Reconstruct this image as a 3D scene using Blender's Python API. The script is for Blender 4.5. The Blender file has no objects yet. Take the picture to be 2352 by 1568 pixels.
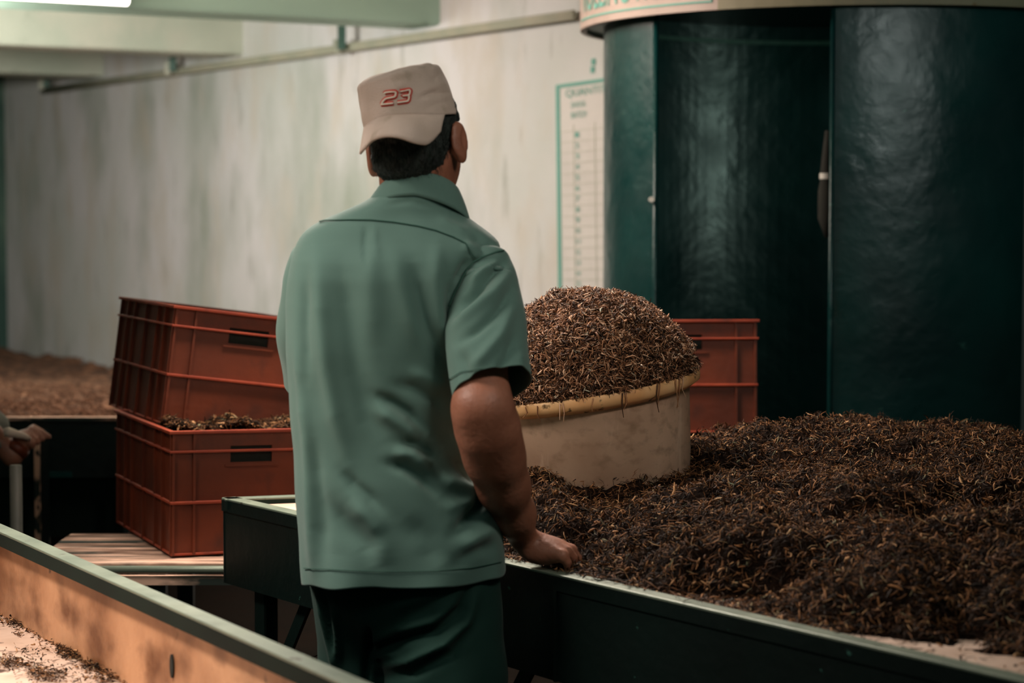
import bpy, bmesh, math, random
import numpy as np
import openvdb
from mathutils import Vector, Matrix
from mathutils.bvhtree import BVHTree

# ------------------------------------------------------------------ camera
F = 5000.0; HZ = 495.0; CAMH = 1.44
PITCH = math.atan((784 - HZ) / F)
sc = bpy.context.scene
COL = sc.collection
cam_d = bpy.data.cameras.new('camera'); cam = bpy.data.objects.new('camera', cam_d); COL.objects.link(cam)
cam.location = (0, 0, CAMH); cam.rotation_euler = (math.pi/2 - PITCH, 0, 0)
cam_d.sensor_width = 36; cam_d.lens = F / 2352 * 36
cam_d.clip_start = 0.05; cam_d.clip_end = 100
cam_d.dof.use_dof = True; cam_d.dof.focus_distance = 4.45; cam_d.dof.aperture_fstop = 3.6
sc.camera = cam
sc.view_settings.view_transform = 'Standard'; sc.view_settings.look = 'None'
sc.view_settings.gamma = 1; sc.view_settings.use_curve_mapping = False
sc.view_settings.exposure = 0.0

# ------------------------------------------------------------------ world and lights
w = bpy.data.worlds.new('world'); sc.world = w; w.use_nodes = True
w.node_tree.nodes['Background'].inputs[0].default_value = (0.28, 0.60, 0.50, 1)
w.node_tree.nodes['Background'].inputs[1].default_value = 0.07

def area(name, loc, target, sx, sy, power, col):
    d = bpy.data.lights.new(name, 'AREA'); d.shape = 'RECTANGLE'; d.size = sx; d.size_y = sy
    d.energy = power; d.color = col
    o = bpy.data.objects.new(name, d); COL.objects.link(o); o.location = loc
    v = Vector(target) - Vector(loc)
    q = v.to_track_quat('-Z', 'Y'); o.rotation_euler = q.to_euler()
    return o
WARM = (1.0, 0.84, 0.73)
area('tube_light_wall', (-1.3, 6.8, 2.36), (-0.1, 8.7, 1.15), 2.6, .25, 74, WARM)
area('tube_light_far', (-2.9, 8.3, 2.15), (-2.0, 12.0, 1.3), 1.6, .2, 74, (.96, .97, .88))
tl_ = area('tube_light_trough', (-0.30, 5.35, 2.30), (0.0, 4.75, 0.8), 1.3, .25, 42, WARM); tl_.data.spread = math.radians(120)
al_ = area('tube_light_aisle', (-1.5, 3.5, 2.45), (-0.8, 3.75, 0.8), 1.3, .25, 17, WARM); al_.data.spread = math.radians(80)
area('tube_light_behind', (-1.2, 1.6, 2.5), (-0.5, 4.0, 1.0), 1.3, .4, 4, (.9, 1.0, .92))
rl_ = area('tube_light_right', (1.6, 3.5, 2.13), (1.1, 6.4, 1.85), 1.4, .12, 1.1, (.9, 1.0, .95)); rl_.data.spread = math.radians(50)
fl_ = area('fill_light_front', (0.95, 2.5, 2.45), (0.12, 4.25, 1.15), .8, .2, 2.1, WARM); fl_.data.spread = math.radians(62)  # fill light added to lift the tub, tea mound and right sleeve
wl_ = area('window_light_right', (2.75, 6.9, 1.72), (0.7, 7.9, 1.7), .06, .7, .8, (.7, 1.0, .85)); wl_.data.spread = math.radians(70)

# ------------------------------------------------------------------ pixel helpers (2352 x 1568 frame)
_c, _s = math.cos(PITCH), math.sin(PITCH)
def ray(px, py):
    a = (px - 1176) / F; b = -(py - 784) / F
    return Vector((a, _c + b * _s, -_s + b * _c))
def at(px, py, Y):
    d = ray(px, py); return Vector((0, 0, CAMH)) + d * (Y / d.y)
def atz(px, py, z):
    d = ray(px, py); return Vector((0, 0, CAMH)) + d * ((z - CAMH) / d.z)

# ------------------------------------------------------------------ materials
def lin(c):
    return tuple(((v/255)/12.92 if v/255 <= .04045 else ((v/255+.055)/1.055)**2.4) for v in c) + (1,)
def mat(name, c1, c2=None, scale=6, rough=.6, metal=0, bump=0, bscale=60, detail=6, lo=.35, hi=.65, stretch=(1,1,1),
        spots=None, rough2=None, sheen=0, spec=.5, island=None, trans=0, sss=0):
    """procedural principled material: two tones mixed by noise, further stains in `spots` = [(colour, scale, lo, hi, stretch)]"""
    m = bpy.data.materials.new(name); m.use_nodes = True
    N, L = m.node_tree.nodes, m.node_tree.links
    b = N['Principled BSDF']; b.inputs['Roughness'].default_value = rough; b.inputs['Metallic'].default_value = metal
    b.inputs['Specular IOR Level'].default_value = spec
    tc = N.new('ShaderNodeTexCoord')
    def noise(sc_, st=(1,1,1), det=detail):
        mp = N.new('ShaderNodeMapping'); mp.inputs['Scale'].default_value = st
        L.new(tc.outputs['Object'], mp.inputs[0])
        n = N.new('ShaderNodeTexNoise'); n.inputs['Scale'].default_value = sc_; n.inputs['Detail'].default_value = det
        L.new(mp.outputs[0], n.inputs['Vector']); return n.outputs['Fac']
    def ramp(fac, l, h):
        r = N.new('ShaderNodeMapRange'); r.inputs['From Min'].default_value = l; r.inputs['From Max'].default_value = h
        L.new(fac, r.inputs['Value']); return r.outputs[0]
    if island:
        g = N.new('ShaderNodeNewGeometry'); cr = N.new('ShaderNodeValToRGB')
        cr.color_ramp.interpolation = 'LINEAR'
        e = cr.color_ramp.elements
        while len(e) < len(island): e.new(.5)
        for i, (p_, c_) in enumerate(island): e[i].position = p_; e[i].color = lin(c_)
        L.new(g.outputs['Random Per Island'], cr.inputs[0]); col = cr.outputs[0]
    else:
        rgb = N.new('ShaderNodeRGB'); rgb.outputs[0].default_value = lin(c1); col = rgb.outputs[0]
    lays = ([(c2, scale, lo, hi, stretch)] if c2 else []) + list(spots or [])
    for (cc, s_, l_, h_, st_) in lays:
        mx = N.new('ShaderNodeMix'); mx.data_type = 'RGBA'
        L.new(ramp(noise(s_, st_), l_, h_), mx.inputs[0]); L.new(col, mx.inputs[6]); mx.inputs[7].default_value = lin(cc)
        col = mx.outputs[2]
    L.new(col, b.inputs['Base Color'])
    if rough2 is not None:
        r = N.new('ShaderNodeMapRange'); r.inputs['From Min'].default_value = .3; r.inputs['From Max'].default_value = .7
        r.inputs['To Min'].default_value = rough; r.inputs['To Max'].default_value = rough2
        L.new(noise(scale*2.3), r.inputs['Value']); L.new(r.outputs[0], b.inputs['Roughness'])
    if bump:
        bp = N.new('ShaderNodeBump'); bp.inputs['Strength'].default_value = bump; bp.inputs['Distance'].default_value = .01
        L.new(noise(bscale, stretch), bp.inputs['Height']); L.new(bp.outputs[0], b.inputs['Normal'])
    if sheen: b.inputs['Sheen Weight'].default_value = sheen
    if sss:
        b.inputs['Subsurface Weight'].default_value = sss; b.inputs['Subsurface Radius'].default_value = (.02, .008, .004)
        b.inputs['Subsurface Scale'].default_value = .3
    if trans:
        tr = N.new('ShaderNodeBsdfTranslucent'); L.new(col, tr.inputs[0])
        ms = N.new('ShaderNodeMixShader'); ms.inputs[0].default_value = trans
        L.new(b.outputs[0], ms.inputs[1]); L.new(tr.outputs[0], ms.inputs[2])
        L.new(ms.outputs[0], N['Material Output'].inputs[0])
    return m
M = {}
M['plaster'] = mat('whitewashed plaster', (212,206,206), (188,190,182), 1.1, rough=.75, bump=.35, bscale=9, lo=.4, hi=.75,
    spots=[((140,148,132), 1.3, .50, .80, (1.6,1.6,.8)), ((124,124,110), 6, .6, .9, (2,2,.5)), ((196,184,170), 4, .5, .8, (1,1,.5))])
M['plaster_dark'] = mat('stained and dimmed plaster', (88,112,98), (48,76,68), 2, rough=.8, bump=.3, bscale=10, spots=[((120,128,112), 5, .55, .8, (2,2,.4))])  # stains plus the dim light of the left end wall, both in the colour
M['concrete'] = mat('painted concrete ceiling', (206,206,190), (178,184,168), 1.4, rough=.7, bump=.3, bscale=7, spots=[((205,200,185), 2.2, .56, .72, (1,1,1)), ((112,126,108), 3.5, .6, .85, (1,1,1))])
M['concrete_teal'] = mat('pale green ceiling paint', (178,206,188), (164,192,176), 1.2, rough=.7, bump=.2, bscale=8)
M['floor'] = mat('dark floor', (32,21,13), (22,16,11), 3, spec=.1, rough=.95, bump=.4, bscale=30)
M['green'] = mat('dark green paint', (5,22,19), (4,16,14), 5, rough=.42, bump=.15, bscale=30, spots=[((60,110,98), 26, .70, .74, (1,1,1))])
M['green_matte'] = mat('matt dark green paint', (16,34,28), (12,26,22), 5, rough=.75, spec=.2)
M['green_panel'] = mat('glossy deep green paint', (9,60,58), (8,44,44), 2.5, rough=.26, rough2=.42, bump=.5, bscale=12, spots=[((60,104,92), 16, .70, .78, (1,1,1.6))])
M['rail'] = mat('worn rail paint with painted sheen', (122,134,118), (104,118,104), 9, rough=.34, rough2=.5, metal=.2, spots=[((52,42,32), 30, .66, .72, (1,1,1))])  # pale tone paints in the bright wall mirrored by the glossy rail top
M['tan'] = mat('stained cream board', (200,152,114), (128,78,42), 3.0, rough=.5, bump=.15, bscale=40, lo=.42, hi=.72, spots=[((104,62,32), 5, .50, .68, (1,1,1.6)), ((80,48,26), 30, .68, .76, (1,1,1))])
M['bed'] = mat('pale trough bed', (206,180,162), (188,160,140), 12, rough=.6, spots=[((74,50,36), 22, .62, .70, (1,1,1))])
M['red'] = mat('red brown plastic', (118,50,22), (92,39,19), 5, rough=.5, bump=.08, bscale=50, spots=[((74,36,24), 14, .56, .82, (1,1,.7))])
M['red_rim'] = mat('worn red rim plastic', (166,68,38), (136,50,28), 9, rough=.5, spots=[((92,44,30), 18, .6, .8, (1,1,1))])
M['dark_hole'] = mat('dark hole filling', (24,30,24), (14,18,14), 40, rough=.9)  # near-black fill behind the hand holes and in the lining slot
M['shirt'] = mat('sage green cotton', (89,121,113), (83,114,106), 3, rough=.85, bump=.12, bscale=700, sheen=.15, spec=.25)
M['seam'] = mat('seam thread green', (52,86,76), rough=.9, spec=.2)
M['skin'] = mat('brown skin', (158,106,84), (134,86,66), 16, rough=.5, bump=.15, bscale=120, sss=.08)
M['hair'] = mat('black hair', (16,34,29), (9,20,17), 90, rough=.6, bump=.9, bscale=260, stretch=(1,1,.25))
M['cap'] = mat('khaki cotton twill', (202,186,175), (190,174,161), 14, rough=.9, bump=.3, bscale=420, spec=.2, spots=[((150,138,118), 18, .58, .8, (1,1,1))])
M['emblem_red'] = mat('red embroidery', (188,58,44), rough=.8)
M['emblem_white'] = mat('pale embroidery', (222,214,198), rough=.8)
M['pants'] = mat('dark green trousers', (26,58,51), (20,50,44), 4, rough=.8, bump=.1, bscale=500, sheen=.03, spec=.2)
M['shoe'] = mat('black shoe leather', (18,18,16), rough=.5)
M['tub'] = mat('scuffed translucent plastic', (214,184,158), (184,152,128), 7, rough=.42, bump=.12, bscale=30, lo=.35, hi=.7, trans=.12,
    spots=[((166,138,114), 34, .50, .75, (1,1,1.4)), ((232,208,184), 9, .58, .75, (2.5,2.5,.5))])
M['tub_rim'] = mat('yellowed plastic rim', (246,204,150), (232,176,118), 12, rough=.45, trans=.15, spots=[((90,62,34), 40, .62, .7, (1,1,1))])
M['tea'] = mat('withered tea shreds', None, rough=.7, spec=.15, island=[(0,(22,17,11)),(.40,(48,32,19)),(.68,(88,57,34)),(.88,(146,100,62)),(.97,(198,154,110)),(1,(110,120,96))])
M['tea_tub'] = mat('drier tea shreds', None, rough=.65, spec=.2, island=[(0,(36,25,18)),(.3,(76,49,33)),(.58,(128,86,58)),(.82,(182,134,98)),(.97,(214,180,152)),(1,(150,156,138))])
M['tea_mid'] = mat('drying tea shreds', None, rough=.8, spec=.1, island=[(0,(56,40,32)),(.5,(98,68,52)),(1,(140,102,80))])
M['tea_base'] = mat('tea mass', (30,19,12), (16,10,7), 60, rough=1, spec=.05, bump=1, bscale=90)
M['tea_far'] = mat('brown tea bed', (120,80,56), (70,46,32), 9, rough=.9, bump=1, bscale=25, spots=[((150,104,76), 22, .5, .7, (1,1,1))])
M['wood'] = mat('peeling slat paint', (222,184,160), (110,80,62), 14, rough=.75, lo=.42, hi=.6, stretch=(.35,3,1), spots=[((36,50,44), 10, .52, .6, (.3,4,1))])
M['peel'] = mat('peeling green post paint', (198,160,134), (14,32,27), 26, rough=.6, lo=.46, hi=.52, stretch=(1.5,1.5,.8))
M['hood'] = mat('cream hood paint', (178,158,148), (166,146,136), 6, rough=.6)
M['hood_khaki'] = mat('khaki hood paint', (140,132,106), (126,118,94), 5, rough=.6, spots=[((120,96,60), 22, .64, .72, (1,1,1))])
M['hood_under'] = mat('green hood underside', (74,116,100), (54,92,80), 2, rough=.5)
M['teal_ink'] = mat('teal lettering paint', (104,160,146), rough=.7)
M['board'] = mat('cream board', (206,200,194), (198,192,186), 4, rough=.7)
M['ink_faint'] = mat('faded ruling', (172,174,156), rough=.7)
M['pipe'] = mat('painted conduit', (176,170,150), (160,160,142), 8, rough=.5)
M['pipe_dark'] = mat('dark bracket', (62,92,80), rough=.6)
M['dim_cloth'] = mat('dim cloth', (44,44,38), rough=.9)
M['grey_cloth'] = mat('grey cloth', (120,122,112), (100,104,96), 8, rough=.9)
M['dark_cloth'] = mat('dark cloth', (40,44,40), rough=.9)
M['stick'] = mat('pale handle', (214,196,178), rough=.6)
M['steel'] = mat('grey steel pipe', (104,102,92), (84,86,78), 9, rough=.6, metal=.1)
M['paper'] = mat('white paper', (226,222,212), rough=.8)
em = bpy.data.materials.new('fluorescent tube'); em.use_nodes = True
_b = em.node_tree.nodes['Principled BSDF']; _b.inputs['Emission Color'].default_value = (1,.9,.82,1); _b.inputs['Emission Strength'].default_value = 6.5
M['tube'] = em

# ------------------------------------------------------------------ object helpers
def tag(o, label=None, cat=None, group=None, kind=None):
    if label: o['label'] = label
    if cat: o['category'] = cat
    if group: o['group'] = group
    if kind: o['kind'] = kind
    return o
def empty(name, loc, label, cat, group=None):
    o = bpy.data.objects.new(name, None); COL.objects.link(o); o.location = loc; o.empty_display_size = .1
    return tag(o, label, cat, group)
def link(name, me, m, parent=None, smooth=False):
    o = bpy.data.objects.new(name, me); COL.objects.link(o)
    if m is not None and not me.materials: me.materials.append(M[m] if isinstance(m, str) else m)
    if smooth:
        me.shade_smooth() if hasattr(me, 'shade_smooth') else me.polygons.foreach_set('use_smooth', [True]*len(me.polygons))
    if parent is not None:
        o.parent = parent
        o.matrix_parent_inverse = Matrix.Translation(-parent.location) if parent.type == 'EMPTY' and parent.rotation_euler.x == 0 and parent.rotation_euler.y == 0 and parent.rotation_euler.z == 0 else Matrix.Identity(4)
    return o
class MB:
    """collects shapes into one mesh"""
    def __init__(s): s.v = []; s.f = []
    def add(s, vs, fs):
        n = len(s.v); s.v += [tuple(p) for p in vs]; s.f += [tuple(i+n for i in f) for f in fs]; return s
    def box(s, x0, x1, y0, y1, z0, z1, T=None):
        vs = [Vector(p) for p in ((x0,y0,z0),(x1,y0,z0),(x1,y1,z0),(x0,y1,z0),(x0,y0,z1),(x1,y0,z1),(x1,y1,z1),(x0,y1,z1))]
        if T is not None: vs = [T @ p for p in vs]
        return s.add(vs, [(3,2,1,0),(4,5,6,7),(0,1,5,4),(1,2,6,5),(2,3,7,6),(3,0,4,7)])
    def prism(s, poly, z0, z1):
        n = len(poly); vs = [(p[0],p[1],z0) for p in poly]+[(p[0],p[1],z1) for p in poly]
        fs = [tuple(range(n-1,-1,-1)), tuple(range(n,2*n))]+[(i,(i+1)%n,(i+1)%n+n,i+n) for i in range(n)]
        return s.add(vs, fs)
    def bar(s, a, b, hw, hd, up=Vector((0,0,1))):
        """rectangular bar from a to b, half width hw (sideways), half depth hd (up)"""
        a, b = Vector(a), Vector(b); t = (b-a).normalized()
        sd = t.cross(up)
        if sd.length < 1e-3: sd = t.cross(Vector((0,1,0)))
        sd.normalize(); u = sd.cross(t)
        vs = []
        for p in (a, b): vs += [p-sd*hw-u*hd, p+sd*hw-u*hd, p+sd*hw+u*hd, p-sd*hw+u*hd]
        return s.add(vs, [(3,2,1,0),(4,5,6,7),(0,1,5,4),(1,2,6,5),(2,3,7,6),(3,0,4,7)])
    def tube(s, pts, r, n=10, cap=True):
        pts = [Vector(p) for p in pts]; rs = r if isinstance(r, (list,tuple)) else [r]*len(pts)
        vs = []; fs = []; ref = None
        for i, p in enumerate(pts):
            t = (pts[min(i+1,len(pts)-1)] - pts[max(i-1,0)]).normalized()
            if ref is None: ref = t.orthogonal().normalized()
            ref = (ref - t*ref.dot(t)).normalized(); q = t.cross(ref)
            for k in range(n):
                a_ = 2*math.pi*k/n; vs.append(p + (ref*math.cos(a_)+q*math.sin(a_))*rs[i])
        for i in range(len(pts)-1):
            for k in range(n):
                fs.append((i*n+k, i*n+(k+1)%n, (i+1)*n+(k+1)%n, (i+1)*n+k))
        if cap: fs.append(tuple(range(n-1,-1,-1))); fs.append(tuple(range((len(pts)-1)*n, len(pts)*n)))
        return s.add(vs, fs)
    def grid(s, P, closed=False):
        """P[i][j] points; closed wraps j"""
        r = len(P); c = len(P[0]); vs = [p for row in P for p in row]; fs = []
        for i in range(r-1):
            for j in range(c if closed else c-1):
                fs.append((i*c+j, i*c+(j+1)%c, (i+1)*c+(j+1)%c, (i+1)*c+j))
        return s.add(vs, fs)
    def mesh(s, name):
        me = bpy.data.meshes.new(name); me.from_pydata(s.v, [], s.f); me.update(); return me
    def build(s, name, m, parent=None, smooth=False, bevel=0, solid=0, label=None):
        o = link(name, s.mesh(name), m, parent, smooth)
        if solid:
            md = o.modifiers.new('solid','SOLIDIFY'); md.thickness = solid; md.offset = -1
        if bevel:
            md = o.modifiers.new('bevel','BEVEL'); md.width = bevel; md.segments = 2; md.limit_method = 'ANGLE'
        if label: o['label'] = label
        return o
def np_mesh(name, V, Fq):
    """V (n,3), Fq (m,k) equal sized faces"""
    me = bpy.data.meshes.new(name); k = Fq.shape[1]
    me.vertices.add(len(V)); me.vertices.foreach_set('co', V.astype(np.float32).ravel())
    me.loops.add(Fq.size); me.loops.foreach_set('vertex_index', Fq.astype(np.int32).ravel())
    me.polygons.add(len(Fq)); me.polygons.foreach_set('loop_start', np.arange(0, Fq.size, k, dtype=np.int32))
    me.update(calc_edges=True); return me
def struct(name, mb, m, **kw):
    o = mb.build(name, m, **kw); o['kind'] = 'structure'; return o

# value noise for displacement
def vnoise(P, seed=0):
    """smooth pseudo random field, P (n,3) -> (n,) in about -1..1"""
    r = np.random.RandomState(seed); out = np.zeros(len(P))
    for i in range(14):
        k = r.normal(size=3); k /= np.linalg.norm(k); k *= r.uniform(.6, 1.8)
        out += np.sin(P @ k * 2*math.pi + r.uniform(0, 6.28))
    return out / 4.0

# ------------------------------------------------------------------ room shell
nW = Vector((.855, .519, 0)); nW.normalize(); dW = Vector((.519, -.855, 0)); dW.normalize()   # wall normal (away), wall direction (towards camera right)
OFF = 4.56
def wallp(px, z=None, out=0):
    a = (px - 1176) / F
    Y = (OFF - out) / (nW.x*a + nW.y); return Vector((a*Y, Y, 0))
W1 = wallp(1452)
Wc = W1 - dW*8.0
for _ in range(1): pass
Wl = wallp(16)
CZ = 2.44
mb = MB(); mb.prism([Wl, W1, W1 + nW*2.5, W1 + nW*2.5 + nW.cross(Vector((0,0,1)))*0 , Wl + nW*.25][:3] + [W1 + nW*2.5 - dW*.25, W1 - dW*.25 + nW*.25, Wl + nW*.25], 0, CZ)
struct('wall_back', mb, 'plaster')
mb = MB(); a_ = Wl - nW*7; mb.prism([a_, Wl + nW*.25, Wl + nW*.25 - dW*.2, a_ - dW*.2], 0, CZ)
struct('wall_left', mb, 'plaster_dark')
mb = MB(); mb.box(-7, 5, -1.5, 17, -.1, 0); struct('floor', mb, 'floor')
mb = MB(); Q = W1 + dW*4; mb.prism([Wl - dW*.2 + nW*.25, Wl - dW*.2 - nW*7, Q - nW*7 - dW*2, Q - dW*2 + nW*3.5, ], CZ, CZ+.12)
struct('ceiling', mb, 'concrete')
mb = MB(); mb.prism([W1+nW*2.6-dW*.2, W1+nW*2.6+dW*6, W1+nW*2.8+dW*6, W1+nW*2.8-dW*.2], 0, CZ); struct('wall_right', mb, 'plaster_dark')
# beams at the wall, pixel columns of their lower right ends
for i, (px, m_) in enumerate(((1012,'concrete_teal'), (562,'concrete'), (242,'concrete'))):
    p = wallp(px); mb = MB()
    q = p - nW*6.0
    z0, z1 = 2.245, CZ
    prof = []
    h = .11
    # rounded lower haunch where the beam meets the wall
    a1 = [(p + nW*.05 + dW*.0), (q)]
    mb.prism([p + nW*.02, q, q - dW*.26, p + nW*.02 - dW*.26], z0, z1)
    struct('trim_%d' % (i+1), mb, m_, bevel=.02)
p0 = wallp(1012)
for i, px in enumerate((1600,)):
    mb = MB(); p = p0 + dW*2.0; q = p - nW*6
    mb.prism([p + nW*.02, q, q - dW*.26, p + nW*.02 - dW*.26], 2.245, CZ); struct('trim_4', mb, 'concrete_teal', bevel=.02)

# conduit run along the wall: two pipes, hangers, a ring clamp
def wpt(px, py, out=.05):
    p = wallp(px, out=out); d = ray(px, py); p2 = Vector((0,0,CAMH)) + d*(p.y/d.y); return p2
cd = empty('wall_conduit', wpt(700, 120), 'pale double conduit pipe running along the top of the whitewashed wall', 'pipe')
for dy, nm in ((0,'upper'), (9,'lower')):
    mb = MB(); mb.tube([wpt(96, 206+dy*.7), wpt(395, 163+dy*.8), wpt(780, 108+dy), wpt(1100,61+dy), wpt(1318, 30+dy*1.1)], .010 if dy else .013, 8)
    mb.build('pipe', 'pipe', cd, smooth=True)
for px, y0, y1, wd in ((785,52,128,9),(397,130,178,8),(107,184,214,8)):
    mb = MB(); a_, b_ = wpt(px, y0, .09), wpt(px, y1-14, .09); mb.bar(a_, b_, .018, .012, up=Vector((0,1,0))); mb.build('hanger', 'pipe_dark', cd)
    c_ = wpt(px-11, y1-22, .09); mb = MB(); mb.bar(c_ + Vector((0,0,.03)), c_ - Vector((0,0,.035)), .016, .012, up=Vector((0,1,0))); mb.build('clamp', 'pipe', cd)

# fluorescent batten under the second beam
t_ = -nW
fa = at(292, 2, 8.3); fb = fa + t_*1.3
lt = empty('fluorescent_batten', fa, 'glowing white fluorescent batten hanging below the ceiling beam', 'light')
mb = MB(); mb.bar(fa + Vector((0,0,.05)), fb + Vector((0,0,.05)), .05, .03); mb.build('housing', 'hood', lt, bevel=.008)
mb = MB(); mb.tube([fa + Vector((0,0,.01)), fb + Vector((0,0,.01))], .028, 14); mb.build('tube', 'tube', lt, smooth=True)

# ------------------------------------------------------------------ chart on the wall
def chart():
    org = wpt(1283, 199, .012); ex = dW.copy()
    s = org.y / F       # metres per pixel there
    fs = 1/ (wallp(1330).y/F)
    # in-plane axes, the board hangs slightly turned
    a = math.radians(1.4); X = (ex*math.cos(a) + Vector((0,0,1))*math.sin(a)); Z = (Vector((0,0,1))*math.cos(a) - ex*math.sin(a)); Nn = -nW
    fx = abs((wallp(1383) - wallp(1283)).length)/100.0     # metres along wall per pixel
    fz = s
    def P(u, v, o=0): return org + X*(u*fx) - Z*(v*fz) + Nn*o
    root = empty('wall_chart', P(60, 300), 'tall cream chart with teal border on the wall left of the green booth', 'chart')
    def rect(mb, u0, u1, v0, v1, o0, o1):
        vs = [P(u,v,o) for o in (o0,o1) for (u,v) in ((u0,v0),(u1,v0),(u1,v1),(u0,v1))]
        mb.add(vs, [(0,1,2,3),(7,6,5,4),(0,4,5,1),(1,5,6,2),(2,6,7,3),(3,7,4,0)])
    mb = MB(); rect(mb, 0, 135, 0, 520, -.008, .004); mb.build('board', 'board', root)
    mb = MB(); rect(mb, -3, 138, -4, 4, .004, .008); rect(mb, -3, 5, 4, 520, .004, .008); rect(mb, 130, 138, 4, 520, .004, .008); rect(mb, -3, 138, 512, 520, .004, .008)
    mb.build('border', 'teal_ink', root)
    mb = MB()
    for k in range(17): rect(mb, 8, 128, 104+24*k, 105+24*k, .0045, .006)
    for u in (36, 84): rect(mb, u, u+1, 90, 512, .0045, .006)
    mb.build('ruling', 'ink_faint', root)
    def text(body, u, v, h, wid, name='lettering', m='teal_ink'):
        c = bpy.data.curves.new(name, 'FONT'); c.body = body; c.size = 1; o = bpy.data.objects.new(name, c); COL.objects.link(o)
        dg = bpy.context.evaluated_depsgraph_get(); me = bpy.data.meshes.new_from_object(o.evaluated_get(dg)); bpy.data.objects.remove(o)
        co = np.array([v_.co[:] for v_ in me.vertices]); mn, mx = co.min(0), co.max(0)
        for v_ in me.vertices:
            uu = (v_.co.x - mn[0])/(mx[0]-mn[0])*wid + u; vv = v + h - (v_.co.y - mn[1])/(mx[1]-mn[1])*h
            v_.co = P(uu, vv, .007)
        return link(name, me, m, root)
    text('QUANTITY', 20, 10, 20, 104); text('DHOOL', 32, 40, 12, 34); text('BATCH', 32, 62, 14, 34)
    for k in range(16): text(str(k+1), 40, 108+24*k, 12, 9, 'numeral')
chart()
mb = MB()
c_ = wpt(1364, 142, .0); d_ = wpt(1362, 160, .0)
for q in (c_, d_): mb.box(-.012, .012, -.004, .004, -.012, .012, Matrix.Translation(q) @ Matrix.Rotation(math.atan2(dW.y, dW.x), 4, 'Z'))
tag(mb.build('wall_clip', 'teal_ink', None), 'two small green clips on the wall above the teal chart', 'clip')

# ------------------------------------------------------------------ green booth (rolling machine housing)
BY = 7.2; BX = (1952-1176)/F*BY; BR = .893; BZ = CAMH + (HZ-74)/F*BY; IR = .815
bo = empty('green_booth', (BX, BY, 0), 'large round dark green booth with open doorway under a cream hood', 'booth')
def arc(r0, r1, a0, a1, z0, z1, n=48):
    mb = MB(); P = []
    for i in range(n+1):
        a = a0 + (a1-a0)*i/n; c, s = math.cos(a), math.sin(a)
        P.append([Vector((BX+r1*c, BY+r1*s, z0)), Vector((BX+r1*c, BY+r1*s, z1)), Vector((BX+r0*c, BY+r0*s, z1)), Vector((BX+r0*c, BY+r0*s, z0))])
    mb.grid(P, closed=True)
    if abs(a1-a0) < 6.28:
        k = len(P)*4; mb.f.append((3,2,1,0)); mb.f.append((k-4,k-3,k-2,k-1))
    return mb
def ang_at(px, r, front=True):
    """angle on the circle of radius r seen at pixel column px"""
    best = None
    for i in range(3600):
        a = -math.pi + 2*math.pi*i/3600; x, y = BX+r*math.cos(a), BY+r*math.sin(a)
        if (math.sin(a) < 0.05) != front: continue
        e = abs(x/y*F + 1176 - px)
        if best is None or e < best[0]: best = (e, a)
    return best[1]
aS = ang_at(1645, BR)
arc(BR-.02, BR, aS, math.pi*1.0, BZ, CZ).build if False else None
a_left = -math.pi - .0
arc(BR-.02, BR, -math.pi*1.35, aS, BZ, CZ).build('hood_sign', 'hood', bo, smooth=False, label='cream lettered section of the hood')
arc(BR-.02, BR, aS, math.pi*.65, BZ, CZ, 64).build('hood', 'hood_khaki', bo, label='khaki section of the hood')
arc(IR-.02, BR-.02, 0, 2*math.pi, BZ+.015, BZ+.03, 72).build('soffit', 'hood_under', bo)
arc(.001, IR, 0, 2*math.pi, BZ+.08, BZ+.1, 72).build('inner_roof', 'green', bo)
aA = ang_at(1504, IR); aB = ang_at(1908, IR); 
arc(IR-.012, IR, -math.pi*1.02, aA, 0, BZ+.10).build('left_panel', 'green_panel', bo, smooth=False)
arc(IR-.012, IR, aB, ang_at(2349, IR), 0, BZ+.10).build('right_panel', 'green_panel', bo)
arc(IR-.012, IR, math.pi*.20, math.pi*.98, 0, BZ+.10).build('rear_panel', 'green_panel', bo)
for a, nm in ((aA, .006), (aB, -.006)):
    mb = MB(); p = Vector((BX+IR*math.cos(a), BY+IR*math.sin(a), 0)); mb.tube([p, p+Vector((0,0,BZ+.02))], .008, 8); mb.build('edge_trim', 'green_panel', bo, smooth=True)
p = Vector((BX+(IR+.003)*math.cos(aA-.01), BY+(IR+.003)*math.sin(aA-.01), 0)); q = at(1496, 458, p.y-.01)
mb = MB(); mb.tube([q+Vector((0,.02,0)), q+Vector((0,-.012,0))], [.008,.009], 12); mb.build('button', 'paper', bo, label='small white button on the doorway edge')
# sign text bent round the hood
def bent_text(body, a0, a1, z0, z1, m='teal_ink', name='sign_lettering'):
    c = bpy.data.curves.new(name, 'FONT'); c.body = body; o = bpy.data.objects.new(name, c); COL.objects.link(o)
    dg = bpy.context.evaluated_depsgraph_get(); me = bpy.data.meshes.new_from_object(o.evaluated_get(dg)); bpy.data.objects.remove(o)
    bm = bmesh.new(); bm.from_mesh(me); bmesh.ops.subdivide_edges(bm, edges=[e for e in bm.edges if e.calc_length() > .15], cuts=3); 
    xs = [v.co.x for v in bm.verts]; ys = [v.co.y for v in bm.verts]
    for v in bm.verts:
        a = a0 + (a1-a0)*(v.co.x-min(xs))/(max(xs)-min(xs)) if False else None
    x0, x1, y0, y1 = min(xs), max(xs), min(ys), max(ys)
    for v in bm.verts:
        a = a0 + (a1-a0)*(v.co.x-x0)/(x1-x0); z = z0 + (z1-z0)*(v.co.y-y0)/(y1-y0)
        v.co = (BX+(BR+.003)*math.cos(a), BY+(BR+.003)*math.sin(a), z)
    bm.to_mesh(me); bm.free(); link(name, me, m, bo)
aT0 = ang_at(1341, BR); aT1 = ang_at(1610, BR)
bent_text('ROLLING ROOM', aT0, aT1, BZ+.046, BZ+.17)
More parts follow.
